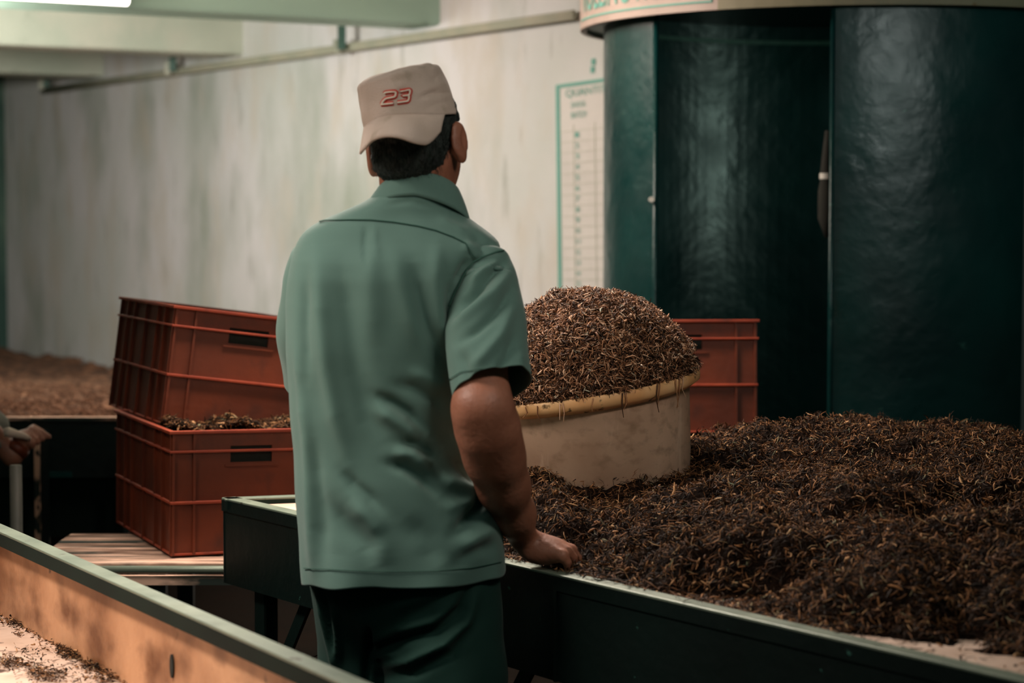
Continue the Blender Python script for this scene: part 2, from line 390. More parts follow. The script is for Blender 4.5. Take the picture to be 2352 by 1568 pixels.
for (z0, z1) in ((BZ+.022, BZ+.028), (BZ+.235, BZ+.241)):
    arc(BR, BR+.003, ang_at(1336, BR), aS-.02, z0, z1, 40).build('sign_border', 'teal_ink', bo)
arc(BR, BR+.003, aS-.025, aS-.02, BZ+.028, BZ+.235, 2).build('sign_border', 'teal_ink', bo)
# cloth bundle just inside the doorway, tied with a pale cord
p = at(1897, 430, BY-.55)
def zat(py, Y): return at(1176, py, Y).z
bu = empty('hanging_cloth', (p.x, p.y, zat(540,p.y)), 'dim grey cloth hanging inside the booth doorway with a pale cord tie', 'cloth')
zs = [zat(y_, p.y) for y_ in (300,340,400,410,440,500,545)]
mb = MB(); mb.tube([(p.x+.004, p.y, zs[0]), (p.x+.002, p.y, zs[1]), (p.x, p.y, zs[2]), (p.x, p.y, zs[3]), (p.x, p.y, zs[4]), (p.x+.002, p.y, zs[5]), (p.x+.01, p.y, zs[6])], [.008,.012,.018,.017,.024,.026,.012], 14)
mb.build('cloth', 'dim_cloth', bu, smooth=True)
mb = MB(); mb.tube([(p.x, p.y, zs[2]+.003), (p.x, p.y, zs[3]-.001)], .020, 14); mb.build('cord', 'paper', bu)

# ------------------------------------------------------------------ troughs
def line_trough(name, A, B, inward, width, label, z_top=.80, z_bot=.605, z_bed=.73, wall_m='green', in_m='tan', leg_s=(), ext=(0,0), end_skew=None, lip=.025, railw=.032):
    """straight sheet metal trough; A, B = ends of the visible rail's outer edge, inward = unit vector to the other side"""
    A = Vector((A.x,A.y,0)); B = Vector((B.x,B.y,0)); d = (B-A).normalized(); A = A - d*ext[0]; B = B + d*ext[1]
    n = inward
    e = end_skew if end_skew is not None else n
    k = width / e.dot(n); A2 = A + e*k; B2 = B + n*width
    root = empty(name, A, label, 'trough')
    def plate(P, Q, off0, off1, z0, z1, nn, m, nm, bev=0):
        mb = MB(); mb.prism([P+nn*off0, Q+nn*off0, Q+nn*off1, P+nn*off1], z0, z1); return mb.build(nm, m, root, bevel=bev)
    plate(A, B, 0, .006, z_bot, z_top-.004, n, wall_m, 'side_panel')
    plate(A2, B2, 0, -.006, z_bot, z_top-.004, n, wall_m, 'side_panel')
    de = (A2-A).normalized(); ne = Vector((-de.y, de.x, 0)); ne = ne if ne.dot(d) > 0 else -ne
    plate(A, A2, 0, .006, z_bot, z_top-.004, ne, wall_m, 'end_panel')
    plate(B, B2, 0, -.006, z_bot, z_top-.004, d, wall_m, 'end_panel')
    # inner lining boards
    plate(A+d*.01, B-d*.01, .008, .018, min(z_bed, z_top-.06), z_top-lip, n, in_m, 'lining')
    plate(A2+d*.01, B2-d*.01, -.008, -.018, min(z_bed, z_top-.06), z_top-lip, n, in_m, 'lining')
    # folded rails: top plate plus a down-turned lip on the inside
    def rail(P, Q, nn, w):
        mb = MB(); mb.prism([P-nn*.004, Q-nn*.004, Q+nn*w, P+nn*w], z_top-.005, z_top)
        mb.build('rail', 'rail', root, bevel=.0015)
        mb = MB(); mb.prism([P-nn*.004, Q-nn*.004, Q+nn*.0, P+nn*.0], z_top-.03, z_top-.005); mb.build('rail_flange', wall_m, root)
        mb = MB(); mb.prism([P+nn*(w-.005), Q+nn*(w-.005), Q+nn*w, P+nn*w], z_top-lip, z_top-.005); mb.build('rail_lip', 'green_matte', root)
    rail(A, B, n, railw); rail(A2, B2, -n, railw); rail(A+ne*0, A2, ne, .03)
    rail(B, B2, -d, .03)
    mb = MB(); mb.prism([A+d*.008+n*.008, B-d*.008+n*.008, B2-d*.008-n*.008, A2+d*.008-n*.008], z_bed-.012, z_bed); mb.build('bed', 'bed', root)
    for s in leg_s:
        for (P0, sg) in ((A, 1), (A2, -1)):
            p = P0 + d*s + n*sg*.03
            mb = MB(); mb.bar(p, p+Vector((0,0,z_bot+.02)), .022, .003, up=n); mb.bar(p+n*.02*sg, p+n*.02*sg+Vector((0,0,z_bot+.02)), .003, .022, up=n); mb.build('leg', 'green', root)
            mb = MB(); mb.bar(p+Vector((0,0,.33))+d*.01, p+d*.22+Vector((0,0,z_bot+.01)), .016, .004, up=n); mb.build('brace', 'green', root)
    for s in leg_s[1:]:
        p = A + d*(s+.34) - n*.003; mb = MB(); mb.bar(p+Vector((0,0,z_bot)), p+Vector((0,0,z_top-.03)), .004, .003, up=n); mb.build('seam_strip', wall_m, root)
    return root, A, B, d, n, A2, B2
# T1: the trough with the heap
c1 = atz(512, 1142, .80); r1 = atz(2352, 1562, .80)
d1 = (Vector((r1.x,r1.y,0))-Vector((c1.x,c1.y,0))).normalized(); n1 = Vector((-d1.y, d1.x, 0))
W_T1 = 1.78
T1 = line_trough('heap_trough', c1, r1, n1, W_T1, 'dark green metal trough with grey rail, heaped with tea, right of the man', ext=(0,.7), z_bed=.785, leg_s=(.12, .95, 1.9), end_skew=Vector((.96,.28,0)).normalized())
# T2: the trough in the foreground
a2 = atz(0, 1203, .80); b2 = atz(845, 1568, .80)
d2 = (Vector((b2.x,b2.y,0))-Vector((a2.x,a2.y,0))).normalized(); n2 = Vector((d2.y, -d2.x, 0))
T2 = line_trough('foreground_trough', a2, b2, n2, 1.1, 'nearly empty trough with stained cream lining in the lower left foreground', ext=(.7,1.2), z_bed=.62, z_bot=.58, leg_s=(.2, 1.4, 2.6), lip=.03)
mb = MB()
q = atz(398, 1528, .70); 
# dark slot in the lining: a rounded plug seated in the board
pl = a2 + d2*((q-a2).dot(d2))
def onlin(px, py):
    """point on the visible lining face of T2"""
    r = ray(px, py); o = Vector((0,0,CAMH)); base = Vector((a2.x,a2.y,0)) + n2*.0182
    t = (base - o).dot(n2) / r.dot(n2); return o + r*t
c_ = onlin(397, 1529); P = []
for (o_) in (0, .003):
    P.append([c_ + n2*o_ + d2*.008*math.cos(a)*1.0 + Vector((0,0,1))*.020*math.sin(a) for a in [2*math.pi*i/20 for i in range(20)]])
mb.grid(P, closed=True); mb.f.append(tuple(range(20,40)))
mb.build('slot_plug', 'dark_hole', T2[0])
# T3: tea bed trough along the far wall
f0 = at(-340, 964, 6.85); f1 = at(300, 964, 6.85)
t3 = empty('background_trough', Vector((f0.x, f0.y, 0)), 'large dark green trough of brown tea along the whitewashed wall at the left', 'trough')
g0 = Vector((f0.x,f0.y,0)); g1 = Vector((f1.x,f1.y,0))
def hitwall(p, out=.06):
    t = (OFF-out - p.dot(nW)) / (-dW).dot(nW) if abs(dW.dot(nW)) > 1e-6 else 0
    return p
# back side runs along the wall: from the left end of the wall to where x of g1 reaches it
bw0 = Wl - nW*.08 + dW*.1
bw1 = Wc*0
s_ = 5.0
back1 = Vector((g1.x - .519*0, g1.y, 0))
# right side of T3 goes from g1 along the wall normal until the wall
tr = (OFF-.06 - g1.dot(nW)); g2 = Vector((g1.x, (OFF-.06-g1.x*nW.x)/nW.y, 0))
ztop3, zb3 = .80, .612
mb = MB(); mb.prism([g0, g1, g1+Vector((0,.008,0)), g0+Vector((0,.008,0))], zb3, ztop3-.004); mb.build('front_panel', 'green', t3)
mb = MB(); mb.prism([g1, g2, g2-Vector((.008,0,0)), g1-Vector((.008,0,0))], zb3, ztop3-.15); mb.build('side_panel', 'green', t3)
mb = MB(); mb.prism([g0-Vector((0,.004,0)), g1-Vector((0,.004,0)), g1+Vector((0,.035,0)), g0+Vector((0,.035,0))], ztop3-.006, ztop3+.004); mb.build('rail', 'wood', t3, label='worn pale rail')
mb = MB(); mb.prism([g0+Vector((0,.06,0)), g1+Vector((0,.06,0)), g2, bw0, Vector((g0.x-1.2, 10, 0))], .50, .52); mb.build('bed', 'bed', t3)
for px in (86, 290, -200):
    p = at(px, 1100, 6.81); mb = MB(); mb.bar((p.x,p.y,0), (p.x,p.y,.765), .008, .008, up=Vector((0,1,0))); mb.build('leg', 'peel', t3, label='peeling green leg'); mb = MB(); mb.bar((p.x+.020,p.y+.02,0), (p.x+.020,p.y+.02,.765), .012, .004, up=Vector((0,1,0))); mb.build('leg_flange', 'green', t3)
mb = MB(); mb.prism([g0+Vector((0,.03,0)), g1+Vector((0,.03,0)), g1+Vector((0,.04,0)), g0+Vector((0,.04,0))], .42, zb3+.02); mb.build('shade_panel', 'green_matte', t3)  # dark sheet added for the shade below the trough front
p = at(128, 1088, 6.84); mb = MB(); mb.box(p.x-.05, p.x+.05, g0.y-.006, g0.y, p.z-.012, p.z+.006); mb.build('bracket', 'green_panel', t3)
p = at(140, 1135, 6.84)

# slatted platform under the crates
pf = empty('slat_platform', atz(300, 1270, 0) * 0 + Vector((at(300,1260,5.3).x, 5.3, 0)), 'low wooden slat platform with peeling paint carrying the stacked red crates', 'platform')
PZ = .618
x0 = at(60,1290,5.1).x; x1 = at(520,1290,5.1).x + .55
yy = 5.10
for k in range(9):
    y0 = 5.125 + k*.056
    mb = MB(); mb.box(x0-.0, x1, y0, y0+.046, PZ-.02, PZ-.001*(k%3)); mb.build('slat', 'wood', pf, bevel=.003)
mb = MB(); mb.tube([(x0, 5.10, PZ-.012), (x1, 5.10, PZ-.012)], .009, 10); mb.build('front_bar', 'rail', pf, smooth=True)
mb = MB(); mb.box(x0, x1, 5.105, 5.125, PZ-.05, PZ-.028); mb.build('lower_bar', 'wood', pf)
for xx in (x0+.04, at(365,1320,5.15).x, x1-.03):
    for y_ in (5.14, 5.58): mb = MB(); mb.box(xx-.02, xx+.02, y_-.02, y_+.02, 0, PZ-.02); mb.build('leg', 'green', pf)

# ------------------------------------------------------------------ crates
def make_crate(L=.61, Wd=.385, H=.30):
    root = empty('plastic_crate', (0,0,0), 'x', 'crate')
    t = .005
    def face(mb, o, ux, w, hole=False):
        """wall from origin o along ux, outward normal is ux x z flipped"""
        pass
    b = MB()
    # walls as thin boxes; short side walls (along x at y=0 and y=L) have a hand hole
    hw, hz0, hz1 = .052, .222, .262
    for (ya, yb) in ((0, t), (L-t, L)):
        b.box(0, Wd, ya, yb, 0, hz0); b.box(0, Wd, ya, yb, hz1, H)
        b.box(0, Wd/2-hw, ya, yb, hz0, hz1); b.box(Wd/2+hw, Wd, ya, yb, hz0, hz1)
    for (xa, xb) in ((0, t), (Wd-t, Wd)): b.box(xa, xb, t, L-t, 0, H)
    b.box(t, Wd-t, t, L-t, 0, .006)
    b.build('body', 'red', root)
    rm = MB()
    o = .010
    for (z0, z1, oo) in ((H-.006, H+.002, .013), (H-.052, H-.046, .011), (.124, .131, .009), (0, .006, .006)):
        rm.box(-oo, Wd+oo, -oo, 0, z0, z1); rm.box(-oo, Wd+oo, L, L+oo, z0, z1)
        rm.box(-oo, 0, 0, L, z0, z1); rm.box(Wd, Wd+oo, 0, L, z0, z1)
    rm.build('rim', 'red_rim', root, bevel=.0015)
    rb = MB()
    for y in (.0, .09, .17, .302, .434, .514, L-.006):
        rb.box(-.008, 0, y, y+.006, 0, H); rb.box(Wd, Wd+.008, y, y+.006, 0, H)
    for x in (-.004, .047, Wd-.053, Wd-.002):
        rb.box(x, x+.006, -.007, 0, 0, H); rb.box(x, x+.006, L, L+.007, 0, H)
    for x in (Wd/2-hw-.014, ): 
        rb.box(x, x+2*hw+.028, -.004, 0, hz0-.010, hz0-.005); rb.box(x, x+2*hw+.028, L, L+.004, hz0-.010, hz0-.005)
    rb.build('rib', 'red', root)
    for (y0, y1) in ((t+.001, t+.006), (L-t-.006, L-t-.001)):
        hb = MB(); hb.box(Wd/2-hw, Wd/2+hw, y0, y1, hz0, hz1); hb.build('hand_hole', 'dark_hole', root)
    return root
def copy_tree(o, parent=None):
    c = o.copy(); COL.objects.link(c); c.parent = parent
    for ch in [x for x in COL.objects if x.parent == o]: copy_tree(ch, c)
    return c
crate = make_crate()
G = 'red plastic crates'
def place(o, p, rz, tilt=0, label='', tx=0):
    o.location = p; o.rotation_euler = (tx, tilt, rz); o['label'] = label; o['group'] = G
# the near left corner of the crate is its local origin, y runs away, x to the right
c2 = at(397, 1277, 5.2); c2.z = PZ+.005
place(crate, c2, math.radians(22.3), math.radians(.9), 'red plastic crate standing on the slat platform, lower of the two beside the man')
c3 = copy_tree(crate); q3 = at(375, 976, 5.43)
place(c3, q3, math.radians(22.5), math.radians(7.5), 'tilted red plastic crate stacked on top of the lower crate left of the man')
c4 = copy_tree(crate); q4 = at(1735, 735, 5.78)
rz4 = math.radians(4)
X4 = Vector((math.cos(rz4), math.sin(rz4), 0)); place(c4, Vector((q4.x, q4.y, q4.z-.30)) - X4*.385, rz4, 0, 'red plastic crate behind the tea tub, standing in the heap before the booth', math.radians(-3.4))

# ------------------------------------------------------------------ tea: shreds
def shreds(P, Nn, Ls, Ws, lift, seed, jit=.002):
    """bent three sided slivers, one island each.  P (n,3) positions, Nn (n,3) normals -> V, F"""
    r = np.random.RandomState(seed); n = len(P)
    t = r.normal(size=(n,3)); t -= (t*Nn).sum(1)[:,None]*Nn*(1-lift); t /= np.linalg.norm(t,axis=1)[:,None]
    b = np.cross(t, Nn + r.normal(size=(n,3))*.35); b /= np.linalg.norm(b,axis=1)[:,None]; u = np.cross(b, t)
    L = r.uniform(Ls[0], Ls[1], n)**1.0; L *= np.where(r.rand(n) < .12, 1.5, 1); W = r.uniform(Ws[0], Ws[1], n); W *= np.where(r.rand(n) < .10, 1.9, 1)
    fl = r.rand(n) < .13; W = np.where(fl, W*2.0, W); L = np.where(fl, L*.6, L); bend = r.normal(.05, .16, n)*L; kink = r.normal(0,.11,n)*L
    c = P + Nn*r.uniform(-jit, jit*2.2, n)[:,None]
    rings = []
    for s, ws, bb in ((-.5, .45, -.5), (-.08, 1, .5), (.34, .8, .35), (.5, .2, 0)):
        o = c + t*(L*s)[:,None] + u*(bend*bb)[:,None] + b*(kink*(s*s*4-.5))[:,None]
        w_ = (W*ws)[:,None]
        rings += [o - b*w_*.5, o + b*w_*.5, o + u*w_*.28]
    V = np.stack(rings, 1).reshape(-1,3)       # n*12
    q = []
    for k in range(3):
        for a, e in ((0,1),(1,2),(2,0)): q.append((k*3+a, k*3+e, k*3+3+e, k*3+3+a))
    q = np.array(q); Fq = (q[None] + (np.arange(n)*12)[:,None,None]).reshape(-1,4)
    return V, Fq
def stuff_mesh(name, V, Fq, m, baseV=None, baseF=None, label='', cat='tea leaves', base_m='tea_base', group=None):
    nb = 0
    if baseV is not None: Fq = np.concatenate([baseF, Fq+len(baseV)]); nb = len(baseF); V = np.concatenate([baseV, V])
    me = np_mesh(name, V, Fq); me.materials.append(M[m]); me.materials.append(M[base_m])
    if nb:
        mi = np.zeros(len(Fq), np.int32); mi[:nb] = 1; me.polygons.foreach_set('material_index', mi)
    o = bpy.data.objects.new(name, me); COL.objects.link(o)
    return tag(o, label, cat, group, 'stuff')
def height_heap(fn, x0, x1, y0, y1, step, mask):
    nx, ny = int((x1-x0)/step), int((y1-y0)/step)
    X, Y = np.meshgrid(np.linspace(x0,x1,nx), np.linspace(y0,y1,ny)); Z = fn(X, Y)
    idx = np.arange(nx*ny).reshape(ny,nx)
    ok = mask(X, Y); okf = ok[:-1,:-1]&ok[1:,:-1]&ok[:-1,1:]&ok[1:,1:]
    f = np.stack([idx[:-1,:-1], idx[:-1,1:], idx[1:,1:], idx[1:,:-1]], -1)[okf]
    return np.stack([X.ravel(),Y.ravel(),Z.ravel()],1), f
def sample(fn, mask, x0, x1, y0, y1, n, seed):
    r = np.random.RandomState(seed); X = r.uniform(x0,x1,n*3); Y = r.uniform(y0,y1,n*3); k = mask(X,Y); X, Y = X[k][:n], Y[k][:n]
    e = .006; Z = fn(X,Y); gx = (fn(X+e,Y)-Z)/e; gy = (fn(X,Y+e)-Z)/e
    N = np.stack([-gx,-gy,np.ones_like(gx)],1); N /= np.linalg.norm(N,axis=1)[:,None]
    return np.stack([X,Y,Z],1), N
A1 = np.array([T1[1].x, T1[1].y]); D1 = np.array([d1.x,d1.y]); Nn1 = np.array([n1.x,n1.y])
def uv1(X, Y): return (X-A1[0])*D1[0]+(Y-A1[1])*D1[1], (X-A1[0])*Nn1[0]+(Y-A1[1])*Nn1[1]
def ss(x, a, b): t = np.clip((x-a)/(b-a),0,1); return t*t*(3-2*t)
def g2(X, Y, cx, cy, sx, sy, h): return h*np.exp(-((X-cx)/sx)**2-((Y-cy)/sy)**2)
TUB = at(1340, 880, 4.62)
def bumps(X, Y):
    P = np.stack([X.ravel(),Y.ravel(),0*X.ravel()],1)
    return (vnoise(P*2.2,1)*.014 + vnoise(P*5,2)*.019 + vnoise(P*14,3)*.009 + vnoise(P*34,4)*.005).reshape(X.shape)
def heap(X, Y):
    u, v = uv1(X, Y)
    vv = v - .02 - ss(u, 1.68, 2.15)*.13 - ss(u,2.1,2.7)*.06           # the heap draws back from the rail at the right
    base = .783 - ss(-vv, .0, .05)*.05 + ss(vv, -.02, .20)*.07 + ss(vv, .10, .55)*.056
    base = base * 1.0
    z = base + g2(X, Y, .85, 4.90, .55, .38, .055) + g2(X, Y, 1.15, 4.2, .4, .4, .02) - g2(X, Y, .42, 5.3, .16, .35, .015) + g2(X,Y,-.05,4.4,.20,.16,.035) - g2(X,Y,.34,4.42,.13,.13,.03) - g2(X,Y,.20,4.33,.12,.09,.025) - g2(X,Y,.72,4.45,.13,.08,.04) - g2(X,Y,.95,4.0,.16,.07,.035) + g2(X,Y,.8,4.15,.15,.1,.02) - g2(X,Y,1.5,5.0,.38,.6,.045)
    z = z - ss(v, 1.45, 1.74)*.12 - (1-ss(u, .35, .62))*.30
    return z + bumps(X, Y)*ss(vv,-.05,.1)
def mask1(X, Y):
    u, v = uv1(X, Y); return (u > .35)&(u < 3.0)&(v > .012)&(v < W_T1-.03)
bV, bF = height_heap(heap, -1, 2.6, 2.2, 7, .012, mask1)
def mfront(X, Y): u, v = uv1(X,Y); return mask1(X,Y) & (Y > 2.95) & (np.abs(X)/Y < .27) & (v < 1.62) & (heap(X,Y) > .787)
P_, N_ = sample(heap, mfront, -.9, 1.8, 2.8, 6.6, 150000, 5)
V_, F_ = shreds(P_, N_, (.008,.027), (.0010,.0030), .42, 6, .006)
stuff_mesh('tea_heap', V_, F_, 'tea', bV, bF, 'large dark brown heap of withered tea leaves filling the trough beside the man')
# loose leaves at the edge of the heap on rail and bed
def mloose(X, Y): u, v = uv1(X,Y); return (u>.9)&(u<3)&(v>.0)&(v<.5)
r_ = np.random.RandomState(8)
def scatter_on(ua, ub, va, vb, z, n, seed):
    r = np.random.RandomState(seed); u = r.uniform(ua,ub,n); v = va + (vb-va)*r.rand(n)**1.0
    P = np.stack([A1[0]+D1[0]*u+Nn1[0]*v, A1[1]+D1[1]*u+Nn1[1]*v, np.full(n,z)],1); return P, np.tile([0,0,1.],(n,1))
Pa, Na = scatter_on(1.08, 1.52, .012, .045, .804, 150, 1); Pb, Nb = scatter_on(1.5, 2.6, 0.05, .22, .788, 220, 2); Pc, Nc = scatter_on(.3, 2.2, .0, .04, .803, 22, 3); Pd, Nd = scatter_on(1.0, 1.95, .03, .17, .792, 2600, 4)
V_, F_ = shreds(np.concatenate([Pa,Pb,Pc,Pd]), np.concatenate([Na,Nb,Nc,Nd]), (.010,.026), (.0016,.004), .12, 9, .0015)
stuff_mesh('loose_tea', V_, F_, 'tea', label='loose tea leaves scattered on the grey rail and bare bed at the foot of the heap')

# ------------------------------------------------------------------ tub of tea
tub = empty('plastic_tub', TUB - Vector((0,0,.22)), 'round yellowed translucent plastic tub tilted in the tea heap, piled high with tea', 'tub')
Rt = .248
tilt = Matrix.Rotation(math.radians(-8.5), 4, 'Y') @ Matrix.Rotation(math.radians(2.5), 4, 'X')
Tt = Matrix.Translation(TUB) @ tilt
def lathe(prof, n=96, T=Tt, wob=0):
    P = []
    for (r, z) in prof:
        row = []
        for k in range(n):
            a = 2*math.pi*k/n; rr = r*(1 + wob*math.sin(3*a+.6) + wob*.6*math.sin(5*a))
            row.append(T @ Vector((rr*math.cos(a), rr*math.sin(a), z)))
        P.append(row)
    mb = MB(); mb.grid(P, closed=True); return mb
mb = lathe([(0.001,-.245),(.17,-.245),(.190,-.238),(.199,-.225),(.224,-.02),(.226,-.0),(.222,-.0),(.220,-.02),(.195,-.223),(.188,-.234),(.17,-.239),(.001,-.239)], wob=.006)
mb.build('body', 'tub', tub, smooth=True)
mb = lathe([(.224,-.030),(.229,-.032),(.2465,-.022),(Rt,-.012),(Rt,-.003),(.246,.001),(.224,.001),(.222,-.004),(.222,-.03),(.224,-.030)], wob=.006)
mb.build('rim', 'tub_rim', tub, smooth=True)
# mound of tea in the tub (local x, y)
def dome(x, y):
    xs = x - .012; r = np.sqrt(xs*xs + y*y)/.246
    z = .192*np.clip(1-np.clip(r,0,1)**2.3, 0, 1)**.92 - .002
    P = np.stack([x.ravel(),y.ravel(),0*x.ravel()],1)
    return z + ((vnoise(P*9,11)*.005+vnoise(P*26,12)*.003).reshape(x.shape))*np.clip(1.2-r,0,1)
def tubw(V): return np.array([list(Tt @ Vector(v)) for v in V])
Tm = np.array(Tt)[:3,:3]; Tl = np.array(Tt)[:3,3]
bV, bF = height_heap(dome, -.25, .26, -.25, .25, .008, lambda x,y: (x**2+y**2 < .233**2))
r_ = np.random.RandomState(21)
a_ = r_.uniform(0, 2*math.pi, 44000); rr_ = .238*np.sqrt(r_.rand(44000)); X_, Y_ = rr_*np.cos(a_), rr_*np.sin(a_)
keep = (Y_ < .14); X_, Y_ = X_[keep], Y_[keep]
e = .004; Z_ = dome(X_,Y_); gx = (dome(X_+e,Y_)-Z_)/e; gy = (dome(X_,Y_+e)-Z_)/e
N_ = np.stack([-gx,-gy,np.ones_like(gx)],1); N_ /= np.linalg.norm(N_,axis=1)[:,None]; P_ = np.stack([X_,Y_,Z_],1)
# extra shreds on the steep rim band, some hanging over the lip
na = 3400; a2_ = r_.uniform(math.pi*.95, math.pi*2.2, na); rr = r_.uniform(.222,.246,na); drop = np.where(rr > .238, r_.uniform(-.006,.004,na), r_.uniform(.0,.018,na))
Pe = np.stack([rr*np.cos(a2_), rr*np.sin(a2_), drop+.004],1); Ne = np.stack([np.cos(a2_)*.6, np.sin(a2_)*.6, np.full(na,.8)],1)
P_ = np.concatenate([P_,Pe]); N_ = np.concatenate([N_,Ne])
P_ = P_ @ Tm.T + Tl; N_ = N_ @ Tm.T; bV = bV @ Tm.T + Tl
V_, F_ = shreds(P_, N_, (.008,.024), (.0010,.0034), .45, 23, .005)
# a few long strands hanging over the lip
hs = []
for px, py, ln in ((1283,912,.03),(1293,930,.035),(1360,905,.022),(1430,885,.045),(1440,900,.03),(1512,870,.05),(1518,880,.04),(1555,868,.05),(1562,875,.055),(1571,860,.035),(1210,920,.02),(1238,925,.03)):
    hs.append((px, py, ln))
hv = []; hf = []
for i, (px, py, ln) in enumerate(hs):
    p = at(px, py, 4.40); d_ = Vector((0,0,-1)); 
    for _ in range(1):
        # nearest point on the rim circle
        best = min((((Tt @ Vector((.250*math.cos(a), .250*math.sin(a), -.006))) , a) for a in [math.pi + math.pi*1.3*k/150 for k in range(150)]), key=lambda q: abs((q[0].x/q[0].y*F+1176) - px) + (0 if q[0].y < TUB.y+.12 else 999))
    q = best[0]; w_ = .0016
    pts = [q+Vector((0,.012,.012)), q+Vector((0,-.001,.0)), q+Vector((.003*math.sin(i*2),-.001,-ln*.5)), q+Vector((.006*math.sin(i*3),.001,-ln))]
    for j, c in enumerate(pts):
        ww = w_*(1.2-.25*j)
        hv += [c+Vector((-ww,0,0)), c+Vector((ww,0,0)), c+Vector((0,-ww*1.2,0))]
    hv_ = len(V_) + len(hv) - 12
    for k in range(3):
        for a, e_ in ((0,1),(1,2),(2,0)): hf.append((hv_+k*3+a, hv_+k*3+e_, hv_+k*3+3+e_, hv_+k*3+3+a))
V_ = np.concatenate([V_, np.array([list(v) for v in hv])]); F_ = np.concatenate([F_, np.array(hf)])
stuff_mesh('tea_mound', V_, F_, 'tea_tub', bV, bF, 'tall lighter brown mound of tea shreds heaped in the plastic tub')

# tea in the lower crate, spilling under the tilted one
def crate_tea(o, zc, n, seed, y1=.30, amp=.012, label='', pos=None, x0=.01, x1=.375, tx=0):
    Mx = o.matrix_basis.copy(); Mx = Matrix.LocRotScale(o.location, o.rotation_euler, None); Tm = np.array(Mx)[:3,:3]; Tl = np.array(Mx)[:3,3]
    def hf_(x, y): 
        P = np.stack([x.ravel(),y.ravel(),0*x.ravel()],1); return (zc + vnoise(P*6,seed)*amp + vnoise(P*22,seed+1)*.004).reshape(x.shape)
    bV, bF = height_heap(hf_, x0, x1, .008, y1+.01, .012, lambda x,y: x > -9)
    r = np.random.RandomState(seed); X = r.uniform(x0,x1,n); Y = r.uniform(.008,y1,n); P = np.stack([X,Y,hf_(X,Y)],1)
    N = np.tile([0,0,1.],(n,1)); V, Fq = shreds(P @ Tm.T + Tl, N @ Tm.T, (.010,.03), (.002,.005), .3, seed, .003)
    return stuff_mesh('crate_tea', V, Fq, 'tea', bV @ Tm.T + Tl, bF, label)
crate_tea(crate, .300, 6000, 31, y1=.20, label='tea leaves showing between the two stacked red crates')
crate_tea(c3, .255, 4000, 41, y1=.6, label='tea leaves inside the tilted upper red crate')

# tea on the far trough
def far_h(X, Y):
    P = np.stack([X.ravel(),Y.ravel(),0*X.ravel()],1)
    v = (OFF - (X*nW.x+Y*nW.y))
    z = .745 - ss(Y, 6.9, 12.5)*.175 + (vnoise(P*1.1,51)*.012+vnoise(P*3.5,52)*.012+vnoise(P*9,53)*.008).reshape(X.shape)
    return z
def mfar(X, Y): return (X*nW.x+Y*nW.y < OFF-.02) & (Y > 6.88) & (X < g1.x-.01) & (X*dW.x+Y*dW.y > Wl.dot(dW)+.02)
bV, bF = height_heap(far_h, -5, 0, 6.8, 14.6, .035, mfar)
P_, N_ = sample(far_h, lambda X,Y: mfar(X,Y)&(X/Y>-.25)&(X/Y<-.1)&(Y<10), -2.6, -.6, 6.9, 10, 16000, 55)
V_, F_ = shreds(P_, N_, (.012,.034), (.0025,.006), .3, 56, .005)
stuff_mesh('tea_bed', V_, F_, 'tea_mid', bV, bF, 'wide brown bed of drying tea at the foot of the whitewashed wall', base_m='tea_far')

# crumbs in the foreground trough, clinging in the corner and lying in clumps
A2_ = np.array([T2[1].x, T2[1].y]); D2_ = np.array([d2.x,d2.y]); N2_ = np.array([n2.x,n2.y])
r_ = np.random.RandomState(61); Ps = []
def addp(px, py, n, sx, sy, up=.004):
    c = atz(px, py, .62); u0 = (c.x-A2_[0])*D2_[0]+(c.y-A2_[1])*D2_[1]; v0 = (c.x-A2_[0])*N2_[0]+(c.y-A2_[1])*N2_[1]
    u = u0 + r_.normal(size=n)*sx; v = np.maximum(v0 + r_.normal(size=n)*sy, .021); z = .622 + np.abs(r_.normal(size=n))*up
    Ps.append(np.stack([A2_[0]+D2_[0]*u+N2_[0]*v, A2_[1]+D2_[1]*u+N2_[1]*v, z],1))
for u in np.arange(.2, 2.2, .05): 
    n = 12; uu = u + r_.uniform(-.03,.03,n); v = .02 + np.abs(r_.normal(size=n))*.006; Ps.append(np.stack([A2_[0]+D2_[0]*uu+N2_[0]*v, A2_[1]+D2_[1]*uu+N2_[1]*v, np.full(n,.6225)],1))
for (px,py,n,sx,sy) in ((165,1508,260,.022,.012),(150,1498,120,.03,.012),(210,1535,200,.03,.012),(30,1435,70,.02,.012),(40,1458,20,.01,.006),(30,1530,200,.02,.018),(10,1520,80,.02,.02),(90,1545,160,.035,.02),(110,1560,220,.03,.02),(60,1500,40,.05,.03),(230,1562,160,.03,.02),(120,1520,60,.08,.03)): addp(px,py,n,sx,sy)
P_ = np.concatenate(Ps); V_, F_ = shreds(P_, np.tile([0,0,1.],(len(P_),1)), (.004,.014), (.0012,.003), .3, 62, .002)
stuff_mesh('tea_crumbs', V_, F_, 'tea', label='dark tea crumbs scattered over the pale bed of the foreground trough')
